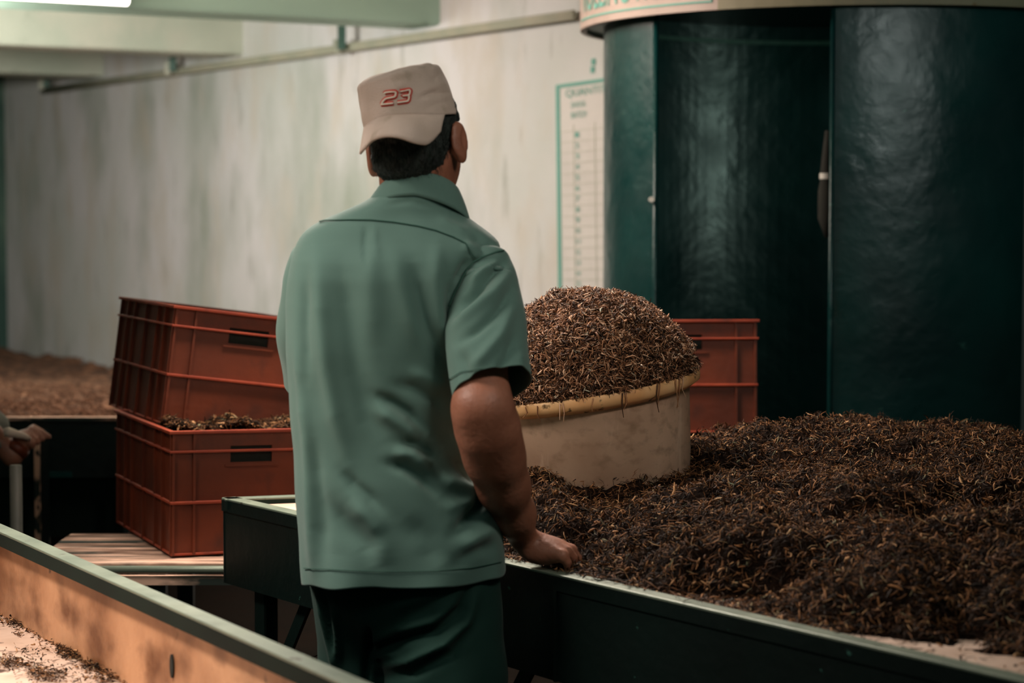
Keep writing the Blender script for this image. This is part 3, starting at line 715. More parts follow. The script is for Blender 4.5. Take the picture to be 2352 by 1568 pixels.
# ------------------------------------------------------------------ signed distance volumes for bodies and clothes
class Vol:
    def __init__(s, lo, hi, h):
        s.h = h; s.lo = np.array(lo, float); s.n = np.ceil((np.array(hi)-s.lo)/h).astype(int); s.d = np.full(s.n, .06, np.float32)
    def _sub(s, lo, hi):
        a = np.maximum(np.floor((np.array(lo)-s.lo)/s.h).astype(int), 0); b = np.minimum(np.ceil((np.array(hi)-s.lo)/s.h).astype(int), s.n)
        g = np.meshgrid(*[s.lo[i]+s.h*np.arange(a[i], b[i]) for i in range(3)], indexing='ij', sparse=True)
        return (slice(a[0],b[0]), slice(a[1],b[1]), slice(a[2],b[2])), g
    def merge(s, sl, d, k):
        o = s.d[sl]
        if k < 0:      # smooth subtraction
            k = -k; h_ = np.clip(.5-.5*(o+d)/k, 0, 1); s.d[sl] = o*(1-h_) - d*h_ + k*h_*(1-h_)
        else:
            h_ = np.clip(.5+.5*(o-d)/k, 0, 1); s.d[sl] = o*(1-h_) + d*h_ - k*h_*(1-h_)
    def cone(s, a, b, ra, rb, k=.02, flat=None):
        a, b = np.array(a, float), np.array(b, float); m = max(ra, rb) + .05
        sl, (X,Y,Z) = s._sub(np.minimum(a,b)-m, np.maximum(a,b)+m); ab = b-a; L2 = ab@ab + 1e-12
        t = np.clip(((X-a[0])*ab[0]+(Y-a[1])*ab[1]+(Z-a[2])*ab[2])/L2, 0, 1)
        d = np.sqrt((X-a[0]-t*ab[0])**2+(Y-a[1]-t*ab[1])**2+(Z-a[2]-t*ab[2])**2) - (ra+(rb-ra)*t)
        s.merge(sl, d, k)
    def chain(s, pts, rs, k=.02):
        for i in range(len(pts)-1): s.cone(pts[i], pts[i+1], rs[i], rs[i+1], k)
    def ell(s, c, r, R=None, k=.02):
        c = np.array(c, float); m = max(r)+.05; sl, (X,Y,Z) = s._sub(c-m, c+m)
        R = np.eye(3) if R is None else np.array(R)      # rows = local axes
        x, y, z = X-c[0], Y-c[1], Z-c[2]
        q = [(R[i][0]*x+R[i][1]*y+R[i][2]*z)/r[i] for i in range(3)]
        k0 = np.sqrt(q[0]**2+q[1]**2+q[2]**2); k1 = np.sqrt((q[0]/r[0])**2+(q[1]/r[1])**2+(q[2]/r[2])**2)+1e-9
        s.merge(sl, k0*(k0-1)/k1, k)
    def plane_cut(s, p, n):
        """remove everything on the +n side"""
        sl, (X,Y,Z) = s._sub(s.lo, s.lo+s.n*s.h); d = (X-p[0])*n[0]+(Y-p[1])*n[1]+(Z-p[2])*n[2]
        s.d = np.maximum(s.d, d)
    def mesh(s, name, smooth=True):
        g = openvdb.FloatGrid(.06); g.copyFromArray(np.ascontiguousarray(s.d.astype(np.float32)))
        pts, tris, quads = g.convertToPolygons(isovalue=0.0, adaptivity=0.0)
        V = pts*s.h + s.lo; Fq = quads[:, ::-1] if len(quads) else quads
        me = np_mesh(name, V, np.ascontiguousarray(Fq))
        # orient outwards
        bm = bmesh.new(); bm.from_mesh(me)
        if bm.calc_volume(signed=True) < 0: bmesh.ops.reverse_faces(bm, faces=bm.faces)
        bm.to_mesh(me); bm.free(); me.polygons.foreach_set('use_smooth', [True]*len(me.polygons)); return me
def seg_d(px, pz, a, b):
    ax, az = a; bx, bz = b; dx, dz = bx-ax, bz-az; L2 = dx*dx+dz*dz+1e-9
    t = np.clip(((px-ax)*dx+(pz-az)*dz)/L2, 0, 1); return np.hypot(px-ax-t*dx, pz-az-t*dz), t
def folds(P, strokes, facing):
    """P (n,3) world points; strokes in photo pixels: (points, width px, amplitude m). returns displacement amount"""
    Y = P[:,1]; # perspective to pixels
    yc = Y*_c - (P[:,2]-CAMH)*_s; px = P[:,0]/yc*F + 1176; py = 784 - (Y*_s + (P[:,2]-CAMH)*_c)/yc*F
    out = np.zeros(len(P))
    for pts, wd, amp in strokes:
        dm = np.full(len(P), 1e9); tt = np.zeros(len(P)); n = len(pts)-1
        for i in range(n):
            d, t = seg_d(px, py, pts[i], pts[i+1]); m = d < dm; dm = np.where(m, d, dm); tt = np.where(m, (i+t)/n, tt)
        fade = np.clip(np.minimum(tt, 1-tt)*3.2+.15, 0, 1)
        out += amp*np.exp(-(dm/wd)**2)*fade
    return out*facing
def displace(me, strokes, noise=None):
    n = len(me.vertices); co = np.zeros(n*3, np.float32); me.vertices.foreach_get('co', co); co = co.reshape(-1,3).astype(float)
    no = np.zeros(n*3, np.float32); me.vertex_normals.foreach_get('vector', no); no = no.reshape(-1,3)
    f = np.clip(-no[:,1]*2+.3, 0, 1)
    a = folds(co, strokes, f)
    if noise: a = a + noise(co)
    co += no*a[:,None]; me.vertices.foreach_set('co', co.astype(np.float32).ravel()); me.update()
def bvh_of(objs):
    v, f = [], []
    dg = bpy.context.evaluated_depsgraph_get()
    for o in objs:
        me = o.data; n = len(v); v += [Vector(x.co) for x in me.vertices]; f += [tuple(i+n for i in p.vertices) for p in me.polygons]
    return BVHTree.FromPolygons(v, f)
def on_surface(bvh, px, py, off):
    o = Vector((0,0,CAMH)); d = ray(px, py).normalized(); h = bvh.ray_cast(o, d)
    if h[0] is None: return None
    n = h[1]; n = n if n.dot(d) < 0 else -n
    return h[0] + n*off
def strip_on(bvh, pts, wpx, off, name, m, parent, sub=6, thick=.0012, label=None):
    """a thin raised band stitched onto a surface, following pixel polyline pts"""
    P = []
    for i in range(len(pts)-1):
        for j in range(sub):
            t = j/sub; P.append((pts[i][0]*(1-t)+pts[i+1][0]*t, pts[i][1]*(1-t)+pts[i+1][1]*t))
    P.append(pts[-1]); rows = []
    for i, p in enumerate(P):
        a, b = P[max(i-1,0)], P[min(i+1,len(P)-1)]; tx, ty = b[0]-a[0], b[1]-a[1]; l = math.hypot(tx,ty) or 1; nx, ny = -ty/l, tx/l
        l0 = on_surface(bvh, p[0]+nx*wpx/2, p[1]+ny*wpx/2, off); r0 = on_surface(bvh, p[0]-nx*wpx/2, p[1]-ny*wpx/2, off)
        if l0 is None or r0 is None or (rows and (l0-rows[-1][0]).length > .05): continue
        rows.append([l0, (l0+r0)/2 + (l0-r0).cross(Vector((nx,0,ny)))*0, r0])
    if len(rows) < 2: return None
    mb = MB(); mb.grid(rows); o = mb.build(name, m, parent, smooth=True)
    if thick: md = o.modifiers.new('solid','SOLIDIFY'); md.thickness = thick; md.offset = 0
    if label: o['label'] = label
    return o

# ------------------------------------------------------------------ the man in the green shirt
MY = 3.87
man = empty('person', (at(940,1300,MY).x, MY, 0), 'man seen from behind in khaki cap and green shirt, hand on the trough rail', 'person')
hr = math.radians(8); hy = math.radians(20)
Hc = at(952, 292, 3.885)
fwd = Vector((math.sin(hy), math.cos(hy), -.04)).normalized(); up = Vector((-math.sin(hr), 0, math.cos(hr))); rt = fwd.cross(up).normalized(); up = rt.cross(fwd).normalized()
HR = [list(rt), list(fwd), list(up)]
def hp(r, f, u): return Hc + rt*r + fwd*f + up*u
V = Vol((-.62, 3.42, -.0), (.28, 4.42, 1.74), .0042)
# head
V.ell(hp(0,0,.003), (.076,.095,.093), HR, .01)
V.ell(hp(0,.035,-.065), (.060,.066,.060), HR, .03)
V.ell(hp(0,.078,-.105), (.026,.022,.020), HR, .03)          # chin
V.ell(hp(0,.088,-.012), (.012,.018,.022), HR, .012)          # nose bridge
V.ell(hp(0,.104,-.032), (.014,.016,.012), HR, .010)          # nose tip
for s in (-1,1):
    V.ell(hp(s*.011,.094,-.035), (.008,.009,.008), HR, .006)
    V.ell(hp(s*.032,.084,.022), (.024,.010,.008), HR, .012)   # brow
    V.ell(hp(s*.031,.076,.002), (.014,.012,.009), HR, .004)   # eye
    V.ell(hp(s*.042,.064,-.030), (.022,.022,.018), HR, .02)   # cheek
V.ell(hp(0,.094,-.062), (.022,.010,.006), HR, .006); V.ell(hp(0,.092,-.073), (.019,.010,.006), HR, .006)
for s in (-1,1):     # ears
    c, sn = math.cos(math.radians(28)), math.sin(math.radians(28))
    er = (rt*c*s + fwd*(-sn)).normalized(); ef = up.cross(er) if s > 0 else er.cross(up); 
    if ef.dot(fwd) < 0: ef = -ef
    R_ = [list(er), list(ef), list(up)]
    c0 = hp(s*.084,-.006,-.036)
    V.ell(c0, (.008,.019,.034), R_, .006)
    V.ell(c0 + er*.007 - ef*.006, (.005,.019,.034), R_, .004)
    V.ell(c0 + er*.009 + ef*.006, (.004,.010,.020), R_, -.004)
    V.ell(c0 - up*.030 + er*.002, (.006,.010,.012), R_, .006)
# neck and trunk
nb = at(958, 520, 3.895)
V.cone(hp(-.002,.004,-.07), nb, .059, .056, .03)
V.cone(hp(-.02,-.02,-.07), nb+Vector((-.02,.0,.02)), .034, .034, .03); V.cone(hp(.02,-.02,-.07), nb+Vector((.02,.0,.02)), .034, .034, .03)
V.ell(at(915,610,3.89), (.125,.060,.065), None, .04)
V.ell(at(885,720,3.885), (.125,.088,.15), None, .05)
V.ell(at(870,880,3.885), (.125,.088,.20), None, .05)
V.ell(at(880,1120,3.885), (.115,.085,.16), None, .05)
V.ell(at(915,1250,3.885), (.110,.070,.09), None, .05)
# legs
def leg(px, Y, s):
    h_ = at(px, 1330, Y); kx = h_.x; return h_
hl = Vector((-.285,3.95,.80)); kl = Vector((-.27,4.02,.45)); al = Vector((-.275,3.98,.09))
hR = Vector((-.135,3.86,.82)); kR = Vector((-.135,3.90,.45)); aR = Vector((-.13,3.80,.09))
for h_, k_, a_, s in ((hl,kl,al,-1),(hR,kR,aR,1)):
    V.chain([h_, h_.lerp(k_,.5), k_, k_.lerp(a_,.35)+Vector((0,-.01,0)), a_], [.070,.066,.052,.052,.036], .03)
    V.chain([a_+Vector((0,-.03,-.04)), a_+Vector((.0,.10,-.055)), a_+Vector((0,.17,-.06))], [.032,.034,.026], .03)
# right arm
sh = at(1102,625,3.86); el = at(1107,930,3.70); wr = at(1203,1243,3.925)
V.chain([sh, sh.lerp(el,.5), el], [.040,.045,.0470], .02)
V.ell(el+Vector((-.014,-.012,-.004)), (.024,.024,.026), None, .02)
V.ell(el+Vector((-.012,-.052,-.042)), (.016,.010,.014), None, -.02)
fa = [at(1110,945,3.705), at(1121,990,3.725), at(1136,1050,3.76), at(1156,1115,3.81), at(1180,1180,3.87), at(1200,1232,3.92)]
V.chain(fa, [.0440,.0480,.0465,.0410,.0325,.0262], .035)
V.cone(fa[1]+Vector((.006,-.01,0)), fa[3], .040, .030, .02)
# right hand resting on the rail: heel near the wrist, knuckles to the right, fingers curling over the far edge
HY = 3.945
w0 = at(1206,1246,3.93)
kn = [at(1291,1276,3.895), at(1300,1268,3.918), at(1308,1264,3.942), at(1311,1264,3.966)]     # little .. index knuckles
for k_ in kn: V.cone(w0 + (k_-w0)*.12, k_, .0215, .0125, .012)
V.ell(w0.lerp(kn[1],.45)+Vector((0,.012,-.004)), (.034,.030,.0165), [list((kn[1]-w0).normalized()), [0,1,0], [0,0,1]], .015)
V.ell(w0.lerp(kn[0],.5)+Vector((0,.0,-.012)), (.032,.016,.016), None, .015)
tips = [(at(1303,1291,3.897), at(1303,1306,3.902)), (at(1316,1281,3.925), at(1315,1305,3.935)), (at(1325,1281,3.952), at(1327,1305,3.962)), (at(1327,1283,3.975), at(1331,1309,3.985))]
rads = [.0078,.0090,.0095,.0092]
for k_, (m_, t_), r_ in zip(kn, tips, rads):
    V.cone(k_, m_, r_+.0018, r_, .005); V.cone(m_, t_, r_, r_-.0018, .003)
# thumb: leaves the side of the palm on the far side
tb = w0 + Vector((.016,.030,-.006)); V.cone(tb, tb+Vector((.030,.026,-.012)), .0145, .0120, .010); V.cone(tb+Vector((.030,.026,-.012)), tb+Vector((.052,.030,-.026)), .0115, .0088, .003)
# left arm, hanging forward past the body
shl = at(735,630,3.885); ell_ = at(745,915,3.99); wrl = at(815,1200,4.10)
V.chain([shl, shl.lerp(ell_,.5), ell_], [.038,.038,.040], .02)
V.chain([ell_, ell_.lerp(wrl,.3), wrl], [.040,.042,.026], .015)
hd = (wrl-ell_).normalized(); hb_ = wrl + hd*.08
V.ell(wrl+hd*.045, (.018,.036,.048), [[1,0,0],[0,1,0],[0,0,1]], .012)
for i in range(4):
    b0 = wrl + hd*.075 + Vector((0,(i-1.5)*.019,0)); L_ = (.062,.078,.084,.075)[i]
    V.cone(b0, b0+hd*L_*.5+Vector((.004,0,0)), .0095, .0085, .004); V.cone(b0+hd*L_*.5+Vector((.004,0,0)), b0+hd*L_+Vector((.02,0,0)), .0085, .0068, .003)
V.cone(wrl+hd*.02+Vector((0,-.025,0)), wrl+hd*.06+Vector((.01,-.048,0)), .012, .010, .008); V.cone(wrl+hd*.06+Vector((.01,-.048,0)), wrl+hd*.088+Vector((.014,-.05,0)), .0098, .008, .003)
me = V.mesh('body')
body = link('body', me, 'skin', man, True); body['label'] = 'brown skin of the neck, ears and bare forearm'

# hair: cap of short hair over the back of the skull, cut along the nape
Hh = Vol(list(Hc-Vector((.14,.16,.16))), list(Hc+Vector((.14,.16,.16))), .0036)
Hh.ell(hp(0,-.004,.002), (.0800,.0995,.0965), HR, .005)
Hh.ell(hp(-.004,-.030,-.060), (.066,.066,.046), HR, .02)
for s in (-1,1):
    Hh.cone(hp(s*.068,.018,-.005), hp(s*.069,.024,-.036), .011, .006, .006)
Hh.plane_cut(list(hp(0,.052,0)), list(fwd))
cutp = hp(0,-.02,-.100); nn = (-up + fwd*.42).normalized(); Hh.plane_cut(list(cutp), list(nn))
for s in (-1,1):
    n_ = (rt*s*.8 + fwd*.55 - up*.55).normalized(); Hh.plane_cut(list(hp(s*.079,-.020,-.035)), list(n_))
me = Hh.mesh('hair')
displace(me, [], lambda co: (vnoise(co*70,71)*.0012 + vnoise(co*160*np.array([1,1,.3]),72)*.0008))
hair = link('hair', me, 'hair', man, True); hair['label'] = 'short black hair'
# stray strands on hair outline
rr = random.Random(5); mb = MB(); hb = bvh_of([hair])
for _ in range(420):
    px = rr.uniform(858, 1056); py = rr.uniform(275, 398); p = on_surface(hb, px, py, -.001)
    if p is None: continue
    h = hb.find_nearest(p); n_ = h[1]; d_ = (n_*.5 - up*1.0 + Vector((rr.uniform(-.3,.3),0,0))).normalized()
    L_ = rr.uniform(.006,.014); q = p + n_*.001; mb.tube([q, q+d_*L_*.6+n_*.001, q+d_*L_], [.0005,.0004,.0002], 4, cap=False)
mb.build('hair_strands', 'hair', hair)

# cap worn backwards, peak hanging over the nape
cr = math.radians(8.2)
cu = Vector((-math.sin(cr), .0, math.cos(cr))); cx = Vector((math.cos(cr), 0, math.sin(cr)))
cbase = at(945, 279, 3.885)
def crown(t, a):
    """t 0..1.. band to centre top, a angle (-pi/2 faces the camera)"""
    h = .088
    if t < .6:
        s = t/.6; z = h*.86*s; r = 1.0 - .035*s*s
    else:
        s = (t-.6)/.4; z = h*(.86 + .14*math.sin(s*math.pi/2)); r = (1.0-.035)*max(1e-3, (1 - s**3.0))**.62 if s < 1 else 0
        z = h*(.86+.14*min(1, s*1.5)) if s*1.5 < 1 else h
        z = h*(.86 + .14*(1-(1-s)**3))
        r = .965*(1 - s**2.2)**.5 if s < 1 else 0
    c, s_ = math.cos(a), math.sin(a)
    e = 2/2.25; X = .0815*math.copysign(abs(c)**e, c)*r; Yv = .104*math.copysign(abs(s_)**e, s_)*r
    lean = -.010*z/h
    z2 = z + .006*(X/.08)*(z/h) if X > 0 else z + .010*(X/.08)*(z/h)
    if c < 0: X += -.002
    else: X *= 1 - .17*(z/h)**1.6
    z2 -= .012*(1-z/h)*(1 if c < -.4 else 0)*(abs(c)-.4)/.6 if c < -.4 else 0
    return cbase + cx*(X+lean*.4) + Vector((0,1,0))*Yv + cu*z2
P = []
nt, na = 46, 160
for i in range(nt):
    t = i/(nt-1); t = min(t, .9995); P.append([crown(t, 2*math.pi*j/na) for j in range(na)])
mb = MB(); mb.grid(P, closed=True); me = mb.mesh('cap')
capo = link('cap', me, 'cap', man, True); capo['label'] = 'khaki baseball cap worn backwards, embroidered 23'
displace(me, [([(962,225),(985,215),(1012,207)], 6, -.004), ([(975,205),(1010,195),(1030,190)], 7, .002), ([(900,204),(930,196)], 9, .0025),
              ([(990,165),(1005,172),(990,190)], 5, -.002), ([(975,248),(1010,236),(1040,232)], 7, -.0018), ([(990,222),(1015,214),(1035,212)], 5, -.003), ([(860,215),(858,250),(866,280)],10,-.002)],
         lambda co: vnoise(co*22,81)*.0012)
md = capo.modifiers.new('solid','SOLIDIFY'); md.thickness = .002; md.offset = 1
# peak
inner = [(839,294),(850,284),(866,274),(890,267),(923,263.5),(955,263),(990,263.5),(1015,264),(1037,265)]
outer = [(827,354),(838,342),(856,321),(888,312.5),(922,317),(952,328.5),(982,334.5),(1004,312),(1035,268)]
cbv = bvh_of([capo])
rows = []
for k in range(len(inner)-1):
    for j in range(6):
        t = j/6; i_ = (inner[k][0]*(1-t)+inner[k+1][0]*t, inner[k][1]*(1-t)+inner[k+1][1]*t); o_ = (outer[k][0]*(1-t)+outer[k+1][0]*t, outer[k][1]*(1-t)+outer[k+1][1]*t)
        rows.append((i_, o_, (k+t)/(len(inner)-1)))
rows.append((inner[-1], outer[-1], 1.0))
def smooth_rows(R, it=4):
    for _ in range(it):
        N_ = [R[0]]
        for i in range(1, len(R)-1):
            N_.append(tuple((tuple((R[i-1][c][d]+2*R[i][c][d]+R[i+1][c][d])/4 for d in (0,1)) for c in (0,1))) + (R[i][2],))
        N_.append(R[-1]); R = N_
    return R
rows = smooth_rows(rows, 5); G_ = []
for (i_, o_, t) in rows:
    Pi = on_surface(cbv, i_[0], i_[1]-1, .0012) or on_surface(cbv, i_[0], i_[1]-5, .0012)
    if Pi is None: Pi = on_surface(cbv, i_[0]+4, i_[1]-6, .0015) or at(i_[0], i_[1], 3.87)
    reach = .062*math.sin(math.pi*min(max(t*1.02,.06),.94))**.55
    Po = at(o_[0], o_[1], Pi.y - reach - .004)
    row = []
    for q in range(9):
        s = q/8; p = Pi.lerp(Po, s) + Vector((0,-.006,.006))*math.sin(s*math.pi)*math.sin(math.pi*t)
        row.append(p)
    G_.append(row)
mb = MB(); mb.grid(G_); pk = mb.build('peak', 'cap', capo, smooth=True, solid=.004)
pk.modifiers['solid'].offset = 0
# stitched seams on the crown and digits
for pts in ([(985,160),(978,190),(974,225),(971,262)], [(905,205),(907,240),(907,266)], [(1000,160),(1010,180),(1030,215)]):
    strip_on(cbv, pts, 1.6, .0014, 'seam', 'cap', capo, thick=.001)
strip_on(cbv, [(841,291),(864,273),(890,266),(923,262),(974,262),(1035,264)], 2.5, .0016, 'band_stitch', 'pipe_dark', capo, thick=.0008)
def digit(pts, ox, oy, w_, h_):
    return [(ox + p[0]*w_ + p[1]*h_*.16, oy - p[1]*h_ - (p[0]*w_)*.12) for p in pts]
two = [(0,.9),(.08,1),(.92,1),(1,.9),(1,.6),(.9,.52),(.25,.47),(.05,.3),(-.06,.0),(.95,0)]
three = [(0,.98),(.9,1),(1,.9),(1,.62),(.9,.52),(.35,.52),(.9,.50),(1,.4),(1,.1),(.9,0),(-.05,0)]
for name, wd, off, m_ in (('numeral_border', 11, .0022, 'emblem_red'), ('numeral', 3.6, .0042, 'emblem_white')):
    strip_on(cbv, digit(two, 881, 240, 25, 27), wd, off, name, m_, capo, sub=5)
    strip_on(cbv, digit(three, 914, 236, 24, 27), wd, off, name, m_, capo, sub=5)

# ------------------------------------------------------------------ shirt
rowsT = [(1345,697,1163,.135,3.875),(1322,696,1163,.135,3.875),(1233,689,1156,.133,3.875),(1200,686,1149,.131,3.875),(1150,681,1126,.128,3.872),(1100,676,1097,.125,3.87),(1070,673,1078,.123,3.87),
 (1000,669,1056,.120,3.87),(900,664,1052,.120,3.87),(800,657,1060,.123,3.87),(700,656,1083,.124,3.87),(640,660,1106,.122,3.87),(600,666,1134,.117,3.872),(575,672,1150,.110,3.875),(555,680,1146,.103,3.878),(535,693,1124,.096,3.88),
 (518,713,1102,.090,3.882),(502,745,1080,.084,3.885),(487,780,1062,.080,3.885),(470,820,1046,.078,3.885),(455,850,1034,.077,3.886),(440,866,1026,.076,3.887)]
ys = [r[0] for r in rowsT][::-1]
def TI(py, c): return float(np.interp(py, ys, [r[c] for r in rowsT][::-1]))
def smt(py, c, w_=9): return (TI(py-w_,c)+TI(py,c)*2+TI(py+w_,c))/4
na = 220; P = []; pys = list(np.linspace(1321, 600, 170)) + list(np.linspace(597, 440, 60))
for py in pys:
    L_, R_, b, Yc = smt(py,1), smt(py,2), smt(py,3), smt(py,4)
    pl, pr = at(L_, py, Yc), at(R_, py, Yc); cx_, a_ = (pl.x+pr.x)/2, (pr.x-pl.x)/2; row = []
    hemw = max(0, (py-1250)/71)
    for j in range(na):
        th = 2*math.pi*j/na; c, s_ = math.cos(th), math.sin(th); e = 2/2.35
        x = cx_ + a_*math.copysign(abs(c)**e, c); y = Yc + b*math.copysign(abs(s_)**e, s_)
        z = pl.z + (pr.z-pl.z)*.5
        if hemw > 0: z += hemw*(.012*max(0, c-.45) - .014*max(0,-c-.2) + .0012*math.sin(th*9)); y += hemw*.006*math.sin(th*7+1)
        row.append(Vector((x, y, z)))
    P.append(row)
mb = MB(); mb.grid(P, closed=True); me = mb.mesh('shirt')
shirt = link('shirt', me, 'shirt', man, True); shirt['label'] = 'sage green short sleeved shirt'
bm = bmesh.new(); bm.from_mesh(me)
if bm.calc_volume(signed=True) < 0: bmesh.ops.reverse_faces(bm, faces=bm.faces)
bm.to_mesh(me); bm.free()
SF = [
 ([(950,600),(960,660),(975,730),(1000,790),(1030,850)], 16, -.014), ([(1005,560),(1000,640),(1005,740),(1015,800)], 17, .011), ([(1040,640),(1030,700),(1040,780)], 12, -.008),
 ([(905,560),(915,640),(935,720),(965,800)], 20, .006),
 ([(860,905),(900,925),(940,950),(985,1000)], 13, -.014), ([(850,935),(895,958),(935,985),(965,1010)], 17, .010), ([(905,880),(950,892),(1000,918),(1030,960)], 13, -.010), ([(935,850),(985,870),(1030,900)], 14, .006),
 ([(920,1014),(960,1022),(1000,1050)], 11, -.010), ([(885,1062),(930,1074),(970,1100),(1010,1140)], 13, -.015), ([(900,1036),(945,1046),(990,1075)], 14, .010),
 ([(785,1080),(815,1115),(845,1140),(885,1185)], 14, -.009), ([(800,1150),(850,1190),(885,1225)], 20, .006),
 ([(1040,1230),(1075,1195),(1105,1160),(1122,1140)], 15, -.018), ([(1010,1095),(1055,1115),(1105,1135)], 15, .010), ([(1020,1165),(1060,1160),(1100,1150)], 16, .007), ([(1060,1265),(1100,1235),(1140,1215)], 18, .010),
 ([(1040,1050),(1075,1085),(1100,1120)], 11, -.010), ([(1030,990),(1060,1040),(1085,1070)], 12, .008), ([(1040,1300),(1090,1265),(1140,1250)], 16, -.008),
 ([(775,560),(790,660),(805,760),(820,860),(850,960),(880,1010)], 26, -.010), ([(725,560),(735,700),(750,850),(770,960),(800,1060)], 20, .011), ([(700,620),(700,760),(705,860)], 14, -.007), ([(680,800),(690,900),(700,1000)], 12, .006),
 ([(850,560),(852,680),(858,800)], 24, .006), ([(720,1000),(725,1100),(740,1200),(745,1320)], 18, -.007), ([(702,900),(706,1050),(714,1200),(716,1330)], 13, .008),
 ([(740,1140),(790,1200),(840,1250),(860,1300)], 24, -.007), ([(800,1120),(850,1190),(880,1250),(885,1300)], 24, .006), ([(930,1190),(980,1240),(1010,1300)], 24, -.006),
 ([(1060,560),(1085,575),(1100,600)], 12, .008), ([(1075,590),(1060,625),(1048,650)], 10, -.010), ([(1080,540),(1110,560),(1135,575)], 12, -.005),
 ([(880,470),(940,462),(1000,478)], 8, -.002), ([(1000,500),(1040,520),(1080,540)], 12, .004),
 ([(840,515),(838,560),(842,620)], 6, -.004), ([(860,515),(862,560),(868,600)], 6, .003),
]
displace(me, SF, lambda co: vnoise(co*4.5,91)*.0022 + vnoise(co*np.array([12,12,5]),92)*.0009)
shirt.modifiers.new('solid','SOLIDIFY').thickness = .0022
# sleeves
def sleeve(cs, ra, rb, n=120, m=90, cut=1.0, tilt=None, strokes=(), seed=1):
    """cs centres, ra sideways radius, rb front-back radius"""
    cs = [Vector(c) for c in cs]; k = len(cs)-1; P = []
    for i in range(m):
        t = i/(m-1)*k; a = min(int(t), k-1); f = t-a
        def cr_(v):
            p0, p1, p2, p3 = v[max(a-1,0)], v[a], v[a+1], v[min(a+2,k)]
            return .5*((p1*2)+(p2-p0)*f+(p0*2-p1*5+p2*4-p3)*f*f+(p1*3-p0-p2*3+p3)*f*f*f)
        c = cr_(cs); A_, B_ = cr_(ra), cr_(rb); c2 = cs[a+1]-cs[a]; c0 = cs[a]-cs[max(a-1,0)] if a else c2; tg = (c2*(.5+f*.5)+c0*(.5-f*.5)).normalized()
        if i > m*.6 and tilt: tg = tg.lerp(tilt.normalized(), (i/m-.6)/.4).normalized()
        sx = Vector((0,1,0)).cross(tg); sx.normalize(); sy = tg.cross(sx)
        if sx.x < 0: sx, sy = -sx, -sy
        P.append([c + sx*A_*math.cos(2*math.pi*j/n) + sy*B_*math.sin(2*math.pi*j/n) for j in range(n)])
    # round the top
    top = []
    mb = MB(); c = cs[0]; t0 = (cs[1]-cs[0]).normalized()
    cap_rows = []
    for q in range(10, 0, -1):
        a = q/10*math.pi/2*.98; cap_rows.append([c + (p-c)*math.cos(a) - t0*ra[0]*.55*math.sin(a) for p in P[0]])
    mb.grid(cap_rows + P, closed=True); me = mb.mesh('sleeve')
    bm = bmesh.new(); bm.from_mesh(me); bmesh.ops.recalc_face_normals(bm, faces=bm.faces)
    # outward?
    f0 = bm.faces[:][len(bm.faces)//2]; 
    cc = sum((v.co for v in bm.verts), Vector())/len(bm.verts)
    if sum(((f.calc_center_median()-cc).dot(f.normal)) for f in bm.faces) < 0: bmesh.ops.reverse_faces(bm, faces=bm.faces)
    bm.to_mesh(me); bm.free(); me.update()
    displace(me, list(strokes), lambda co: vnoise(co*7,seed)*.0022)
    o = link('sleeve', me, 'shirt', shirt, True); md = o.modifiers.new('solid','SOLIDIFY'); md.thickness = .0022
    return o
slR = sleeve([at(1108,608,3.852), at(1116,655,3.835), at(1117,720,3.80), at(1119,800,3.755), at(1132,888,3.715)],
   [.052,.058,.066,.0715,.0715], [.060,.066,.070,.072,.068], tilt=Vector((.10,-.20,-.30)), seed=101,
   strokes=[([(1165,590),(1120,640),(1075,690),(1035,730)], 11, -0.0130), ([(1172,620),(1130,680),(1080,720),(1035,760)], 13, 0.0130), ([(1178,660),(1140,720),(1095,760),(1050,790)], 11, -0.0116),
            ([(1180,700),(1150,770),(1110,820),(1080,850)], 14, 0.0101), ([(1190,760),(1165,820),(1140,860)], 12, -0.0072), ([(1150,600),(1110,625),(1078,655)], 8, 0.0101), ([(1060,800),(1070,850),(1080,890)], 14, -0.0072), ([(1195,800),(1200,870)], 12, 0.0058), ([(1120,650),(1080,675),(1050,700)], 7, -0.0087)])
slL = sleeve([at(722,600,3.885), at(712,655,3.905), at(707,740,3.94), at(712,815,3.975), at(716,878,4.0)], [.044,.051,.054,.054,.053], [.060,.066,.066,.066,.066], seed=102)
sb = bvh_of([shirt, slR])
strip_on(sb, [(712,517),(745,508),(800,506),(850,506),(905,511),(960,520),(1000,530),(1040,545),(1070,560),(1082,580),(1092,592)], 2.2, .0022, 'yoke_seam', 'seam', shirt, thick=.0008)
strip_on(sb, [(1170,573),(1140,580),(1110,592),(1090,603),(1072,625),(1060,650),(1045,680),(1035,705)], 3, .0035, 'armhole_seam', 'seam', shirt, thick=.0012)
strip_on(sb, [(700,1304),(800,1309),(900,1312),(1000,1311),(1080,1304),(1150,1290)], 1.6, .0022, 'hem_stitch', 'seam', shirt, thick=.0008)
strip_on(sb, [(1032,872),(1060,855),(1100,847),(1150,850),(1200,860),(1216,862)], 1.4, .0022, 'cuff_stitch', 'seam', slR, thick=.0008)
